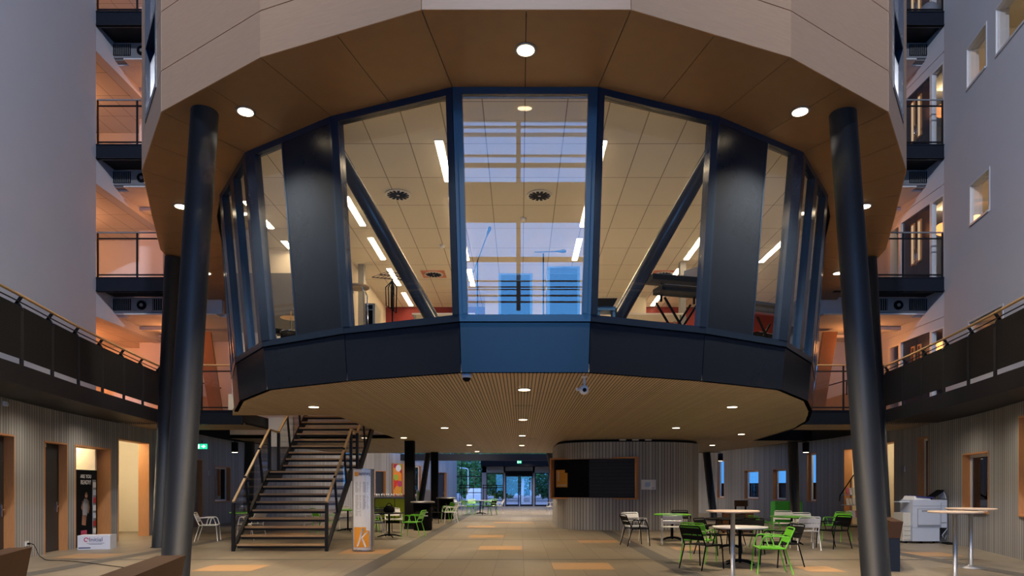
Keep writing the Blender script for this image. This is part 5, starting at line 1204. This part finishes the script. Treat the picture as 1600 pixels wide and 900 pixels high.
def cabinet_amp(x0, x1, y, z1, lab, body='blueflight', nm='loudspeaker_cabinet', grp=None):  # blue body colour stands for sky reflected over a dark cabinet
    r = thing(nm, lab, 'loudspeaker', ((x0+x1)/2, y+.25, ZF), grp)
    m = MB(); m.box(x0, x1, y, y+.5, ZF+.03, z1); m.build('cabinet', body, r)
    m = MB(); m.box(x0+.04, x1-.04, y-.012, y-.001, ZF+.08, z1-.12); m.build('grille', 'blackm', r)
    m = MB(); m.box(x0+.04, x1-.04, y-.01, y-.001, z1-.1, z1-.03); m.build('control_panel', 'navyg', r)
    for x in (x0+.06, x1-.06): m = MB(); m.lathe([(.03, ZF), (.03, ZF+.029)], (x, y+.1, 0), 8); m.build('foot', 'blackm', r)
cabinet_amp(XA(779, 10.7), XA(832, 10.7), 10.7, at(0, 427, 10.7).z, 'wide equipment cabinet behind the left half of the middle pane', grp='cabinets behind the middle pane')
cabinet_amp(XA(855, 10.5), XA(906, 10.5), 10.5, at(0, 416, 10.5).z, 'tall equipment cabinet behind the right half of the middle pane', grp='cabinets behind the middle pane')
cabinet_amp(XA(569, 11.7), XA(586, 11.7), 11.7, at(0, 474, 11.7).z, 'pale small cabinet beside the bar stool', 'beige')
def mic(px, ytop, ybase, boom, Y, lab):
    b = at(px, ybase, Y); r = thing('microphone_stand', lab, 'microphone stand', (b.x, b.y, ZF), 'microphone stands')
    t_ = at(px, ytop, Y); m = MB(); m.tube([(b.x, b.y, ZF+.03), t_], .011, 8); m.build('pole', 'navyg', r)
    p0, p1 = at(*boom[0], Y), at(*boom[1], Y); m = MB(); m.tube([p0, p1], .008, 8); m.build('boom', 'navyg', r)
    d = (p1-p0).normalized(); m = MB(); m.tube([p1, p1+d*.05, p1+d*.12, p1+d*.16], [.012, .016, .03, .018], 12); m.build('microphone', 'navyg', r)
    for k in range(3): a = 2*PI*k/3+.4; m = MB(); m.tube([(b.x, b.y, ZF+.2), (b.x+.25*math.cos(a), b.y+.25*math.sin(a), ZF+.01)], .009, 6); m.build('leg', 'navyg', r)
mic(746, 408, 478, ((733, 443), (760, 370)), 10.35, 'microphone stand with long boom behind the left of the middle pane')
mic(849, 396, 470, ((835, 394), (868, 393)), 10.3, 'microphone stand with level boom behind the right of the middle pane')
# drum kit
c = at(452, 500, 12.3); dk = thing('drum_kit', 'drum kit with bronze cymbals behind the slim left window', 'drum kit', (c.x, c.y, ZF))
def tube_cyl(m, a, b, r, n=20, mi=0): m.tube([a, b], r, n, mi)
m = MB(); tube_cyl(m, (c.x+.3, c.y, ZF+.3), (c.x+.3, c.y+.4, ZF+.3), .29); m.build('bass_drum', 'chairblack', dk)
m = MB(); m.lathe([(.17, 0), (.17, .16)], (c.x+.02, c.y, ZF+.5), 20); m.lathe([(.178, .0), (.178, .015)], (c.x+.02, c.y, ZF+.5), 20, 1); m.lathe([(.178, .15), (.178, .165)], (c.x+.02, c.y, ZF+.5), 20, 1); m.build('snare_drum', ['chairblack', 'chrome'], dk)
for dx, dz, rr in ((-.02, .95, .19), (.25, 1.1, .22)):
    m = MB(); z = ZF+dz; m.lathe([(rr, z), (rr*.3, z+.02), (.03, z+.035), (.01, z+.04)], (c.x+dx, c.y+.15, 0), 24); m.build('cymbal', 'cymbal', dk)
    m = MB(); m.tube([(c.x+dx, c.y+.15, ZF), (c.x+dx, c.y+.15, z+.12)], .01, 6); m.build('cymbal_stand', 'chrome', dk)
c = at(431, 515, 12.4); m = MB(); ds = thing('drum_throne', 'low black drum seat left of the drum kit', 'stool', (c.x, c.y, ZF)); m.lathe([(.13, c.z-.09), (.16, c.z-.07), (.16, c.z-.01), (.12, c.z)], (c.x, c.y, 0), 18); m.build('seat', 'chairblack', ds); m = MB(); m.tube([(c.x, c.y, ZF), (c.x, c.y, c.z-.09)], .02, 8); m.build('pole', 'chrome', ds)
def keyboard(cx_, cy_, z, w, d, rot, lab, tiers=1, legs=True):
    r = thing('keyboard', lab, 'keyboard', (cx_, cy_, ZF), 'keyboards on stands'); u = Vector((math.cos(rot), math.sin(rot))); n = Vector((-u.y, u.x)); A = Vector((cx_, cy_))
    for k in range(tiers):
        zz = z-k*.2; dd = -.12*k
        m = MB(); obox(m, A, u, n, -w/2+.1*k, w/2, -d/2+dd, d/2+dd, zz-.09, zz); b_ = m.build('keyboard_body', 'chairblack', r)
        m = MB(); obox(m, A, u, n, -w/2+.06+.1*k, w/2-.06, -d/2+dd+.02, -d/2+dd+.16, zz+.001, zz+.012); m.build('keys', 'chairwhite', b_)
    m = MB()
    for s in (-1, 1):
        for q0, q1 in ((-.32, .32), (.32, -.32)):
            a_ = A+u*(q0)+n*(s*.16); b_ = A+u*(q1)+n*(s*.16); m.bar((*a_, ZF+.01), (*b_, z-.29-(tiers-1)*.08), .03, .03)
    m.build('stand', 'chairblack', r)
    m = MB()
    for s in (-1, 1):
        a_ = A+u*(s*.3); m.bar((*a_, z-.4), (*a_, z-.085), .03, .05)
    m.build('support', 'chairblack', r)
keyboard(2.62, 11.35, 4.98, 1.05, .34, .25, 'two tier black keyboard on crossed stand behind the right pane', 2)
keyboard(4.55, 12.75, 4.92, .85, .32, .45, 'black keyboard on crossed stand behind the slim right window')
keyboard(5.0, 13.9, 4.6, .9, .3, .6, 'second black keyboard low behind the slim right window')
c = at(1079, 428, 11.6); m = MB(); m.hexa([(c.x-.12, c.y, c.z-.08), (c.x+.14, c.y, c.z-.03), (c.x+.14, c.y+.01, c.z-.03), (c.x-.12, c.y+.01, c.z-.08), (c.x-.1, c.y+.05, c.z+.07), (c.x+.14, c.y+.05, c.z+.14), (c.x+.14, c.y+.06, c.z+.14), (c.x-.1, c.y+.06, c.z+.07)]); tag(m.build('sheet_music', 'paper'), 'white sheet of music propped on the two tier keyboard', 'paper')
x0_, x1_ = XA(934, 10.6), XA(962, 10.6); z0 = at(0, 478, 10.6).z
am = thing('flight_case', 'black case with blue stand behind the right pane by the mullion', 'case', ((x0_+x1_)/2, 10.7, ZF))
m = MB(); m.hexa([(x0_-.05, 10.6, z0), (x1_-.04, 10.6, z0), (x1_-.04, 10.95, z0), (x0_-.05, 10.95, z0), (x0_-.05, 10.6, z0+.12), (x1_+.03, 10.6, z0+.12), (x1_+.03, 10.95, z0+.12), (x0_-.05, 10.95, z0+.12)]); m.build('case', 'chairblack', am)
m = MB(); m.box(x0_, x1_, 10.62, 10.9, z0-.06, z0-.001); 
for x in (x0_+.02, x1_-.02): m.box(x-.02, x+.02, 10.64, 10.68, ZF, z0-.06); m.box(x-.02, x+.02, 10.84, 10.88, ZF, z0-.06)
m.build('stand', 'blueflight', am)
for x, y, lab, w in ((-1.7, 15.5, 'pale table deep in the music room left of the middle pane', .7), (2.6, 15.8, 'pale long table deep in the music room behind the right pane', 1.1)):
    t_ = thing('work_table', lab, 'table', (x, y, ZF), 'music room tables'); h = at(0, 495, y).z
    m = MB(); m.box(x-w, x+w, y-.35, y+.35, h-.04, h); m.build('table_top', 'tablewhite', t_)
    for sx_ in (-1, 1):
        for sy_ in (-1, 1): m = MB(); m.box(x+sx_*(w-.06)-.02, x+sx_*(w-.06)+.02, y+sy_*.3-.02, y+sy_*.3+.02, ZF, h-.041); m.build('leg', 'grey', t_)

# gas bottle glimpsed on the top right footbridge
c = P(1450, 24, 19.6); m = MB(); m.lathe([(.2, 0), (.24, .05), (.24, .45), (.16, .55), (.05, .6)], (c.x, 19.55, Zf[3]+.001), 20); tag(m.build('grey_drum_container', 'grey'), 'rounded grey container on the top right footbridge', 'container')

# ------------------------------------------------------------------ far entrance and outdoors
E = 52.7
m = MB()
def ex(px): return XA(px, E)
def ez(py): return EYE+(HY-py)*E/F_
m.box(ex(753), ex(760), E, E+.3, 0, 3.1); m.box(ex(753), ex(900), E, E+.3, ez(738.5), ez(729)); m.box(ex(787), ex(789.5), E, E+.2, 0, ez(729)); m.box(ex(832.5), ex(835.5), E, E+.2, 0, ez(729)); m.box(ex(857.5), ex(900), E, E+.3, 0, ez(729))
struct(m, 'wall_entrance', 'grey', 'grey panelled wall around the far sliding doors', 'wall')
m = MB(); m.box(ex(753), 5, E-1.5, E+.3, ez(729), 3.62); struct(m, 'trim_entrance_soffit', 'blackm', 'dark soffit above the far sliding doors', 'soffit')
ND[0] += 1; dd = thing('door_%d' % ND[0], 'glass sliding doors at the far end of the walkway', 'door', (0, E, 0), None, 'structure')
for a, b in ((789.6, 811), (812.5, 832.4)):
    m = MB(); x0, x1 = ex(a), ex(b); z1 = ez(743); m.box(x0, x0+.08, E, E+.06, 0, z1); m.box(x1-.08, x1, E, E+.06, 0, z1); m.box(x0+.08, x1-.08, E, E+.06, 0, .14); m.box(x0+.08, x1-.08, E, E+.06, z1-.08, z1); lf = m.build('door_leaf', 'black', dd)
    m = MB(); m.box(x0+.08, x1-.08, E+.025, E+.035, .14, z1-.08); m.build('door_glass', 'glass', lf)
m = MB(); m.box(ex(789.6), ex(832.4), E-.15, E+.1, ez(743), ez(736)); m.build('door_operator', 'blackm', dd)
for a, b, lab in ((760, 787, 'glazed side panel left of the far sliding doors'), (835.5, 857.5, 'glazed side panel right of the far sliding doors')):
    NW[0] += 1; w = thing('window_%d' % NW[0], lab, 'window', (ex((a+b)/2), E, 0), None, 'structure'); x0, x1 = ex(a), ex(b); z1 = ez(739)
    m = MB(); m.box(x0, x0+.07, E, E+.06, 0, z1); m.box(x1-.07, x1, E, E+.06, 0, z1); m.box(x0+.07, x1-.07, E, E+.06, 0, .12); m.box(x0+.07, x1-.07, E, E+.06, z1-.07, z1); m.build('window_frame', 'black', w)
    m = MB(); m.box(x0+.07, x1-.07, E+.025, E+.035, .12, z1-.07); m.build('pane', 'glass', w)
NW[0] += 1; w = thing('window_%d' % NW[0], 'tall blue glazed wall left of the far sliding doors', 'window', (ex(730), E-.5, 0), None, 'structure'); x0, x1 = ex(705), ex(753)
m = MB()
for x in (x0, x0+.0, ex(720.5), x1-.08): m.box(x, x+.06, E, E+.08, 0, 3.6)
for z in (0, ez(770.5), ez(745), 3.52): m.box(x0, x1, E+.01, E+.07, z, z+.06)
m.build('window_frame', 'black', w)
m = MB(); m.box(x0, x1, E+.03, E+.04, .06, 3.5); m.build('pane', 'glass', w)
for px0, px1, Y, lab in ((717, 741, 46, 'black barrier frame left, before the blue glazed wall'), (754, 777, 46, 'black barrier frame right, before the glazed side panel')):
    r = thing('barrier_frame', lab, 'barrier', (XA((px0+px1)/2, Y), Y, 0), 'black barrier frames'); x0, x1 = XA(px0, Y), XA(px1, Y); z = EYE+(HY-757.5)*Y/F_
    for x in (x0+.05, x1-.05): m = MB(); m.box(x-.02, x+.02, Y-.02, Y+.02, 0, z); m.build('post', 'blackm', r)
    for zz in (z-.03, z-.2): m = MB(); m.box(x0, x1, Y-.015, Y+.015, zz-.03, zz+.03); m.build('rail', 'blackm', r)
m = MB(); m.face([(-70, 53.2, -.02), (70, 53.2, -.02), (70, 140, -.02), (-70, 140, -.02)]); struct(m, 'ground', 'ground', 'paved ground outside the far doors', 'ground')
def tree(x, y, h, r0, lab, lm, birch=False):
    t_ = thing('tree', lab, 'tree', (x, y, -.02), 'trees outside the far glass'); random.seed(int(x*13+y*7))
    m = MB(); m.tube([(x, y, 0), (x+.1, y, h*.4), (x-.05, y, h*.8)], [.16, .12, .05], 8); m.build('trunk', 'trunk' if birch else 'tread', t_)
    m = MB(); lo = .04 if not birch else .3
    for k in range(2600):
        a = random.uniform(0, 2*PI); zz = random.uniform(lo, 1); rr = r0*math.sqrt(random.random())*math.sin(PI*min(1, max(.12, (zz-lo)/(1-lo)*.9+.1)))
        c = Vector((x+rr*math.cos(a), y+rr*math.sin(a), h*zz)); s = random.uniform(.12, .28)
        e1 = Vector((random.uniform(-1, 1), random.uniform(-1, 1), random.uniform(-1, 1))).normalized(); e2 = e1.orthogonal().normalized()
        m.face([c-e1*s, c+e2*s*.6, c+e1*s, c-e2*s*.6])
    m.build('foliage', lm, t_)
tree(-8.2, 72, 8, 3.2, 'dark leafy tree outside left of the lamp post', 'leafb'); tree(-4.8, 70, 7.5, 2.8, 'leafy tree behind the lamp post outside', 'leafa'); tree(-1.8, 74, 8, 3, 'leafy tree outside the left sliding door', 'leafa'); tree(1.1, 68, 8, 1.6, 'slim birch outside the right sliding door', 'leafa', True); tree(3.2, 72, 8, 2.6, 'leafy tree outside right of the birch', 'leafb')
tree(-13.5, 78, 9, 4.5, 'broad dark tree at the left edge of the far glass', 'leafb'); tree(6.5, 80, 9, 4.5, 'broad dark tree beyond the right door panel', 'leafb'); tree(-4.5, 86, 9, 5, 'large dark tree far behind the lamp post', 'leafb'); tree(1.5, 88, 9, 5, 'large dark tree far behind the birches', 'leafb')
tree(.2, 65, 8, 1.0, 'second slim birch outside the right sliding door', 'leafa', True)
lp = thing('street_lamp', 'white bent street lamp outside the far glazed wall', 'street lamp', (XA(731.5, 62), 62, 0)); x = XA(731.5, 62)
m = MB(); m.tube([(x, 62, 0), (x, 62, 3.0), (x-.05, 62, 3.12), (x-.5, 62, 3.2)], .045, 8); m.build('pole', 'chairwhite', lp); m = MB(); m.box(x-.75, x-.5, 61.93, 62.07, 3.16, 3.24); m.build('lamp_head', 'chairwhite', lp)
cr_ = thing('parked_car', 'white parked car outside the far glazed wall', 'car', (XA(744, 64), 64, 0)); x = XA(744, 64)
m = MB(); m.hexa([(x-.9, 63.2, .25), (x+.9, 63.2, .25), (x+.9, 66.5, .25), (x-.9, 66.5, .25), (x-.85, 63.3, .75), (x+.85, 63.3, .75), (x+.85, 66.4, .8), (x-.85, 66.4, .8)]); m.hexa([(x-.82, 63.8, .76), (x+.82, 63.8, .76), (x+.82, 66.2, .76), (x-.82, 66.2, .76), (x-.62, 64.4, 1.35), (x+.62, 64.4, 1.35), (x+.62, 65.8, 1.35), (x-.62, 65.8, 1.35)]); m.build('body', 'chairwhite', cr_)
for sx_ in (-1, 1):
    for yy in (63.8, 65.9): m = MB(); m.tube([(x+sx_*.72, yy, .3), (x+sx_*.91, yy, .3)], .3, 16); m.build('wheel', 'blackm', cr_)

# ------------------------------------------------------------------ light of the hall
# added wash spots under the gallery edges, unseen floods aimed at the upper walls
for sg in (-1, 1):
    for x, y in ((8.0, 4.5), (8.3, 8), (8.75, 11.2), (9.35, 14.3), (9.9, 17)):
        spot((sg*(x+.12), y, 3.25), 95, 2.9, 1, (1, .88, .72), .12)
for x in (-3.0, 3.0):
    spot((x, -6, 17), 14500, 1.16, 1, (.80, .85, 1.0), .3, (-x*3.7, 14, 9.5))
pa_ = area((0, 2, TOP-.05), 0, 11, 12, (1, 1, 1), (0, 2, 0)); pa_.data.cycles.is_portal = True
pb_ = area((0.1, CY-.25, 6.5), 0, 8.2, 13, (1, 1, 1), (0.1, 0, 6.5)); pb_.data.cycles.is_portal = True
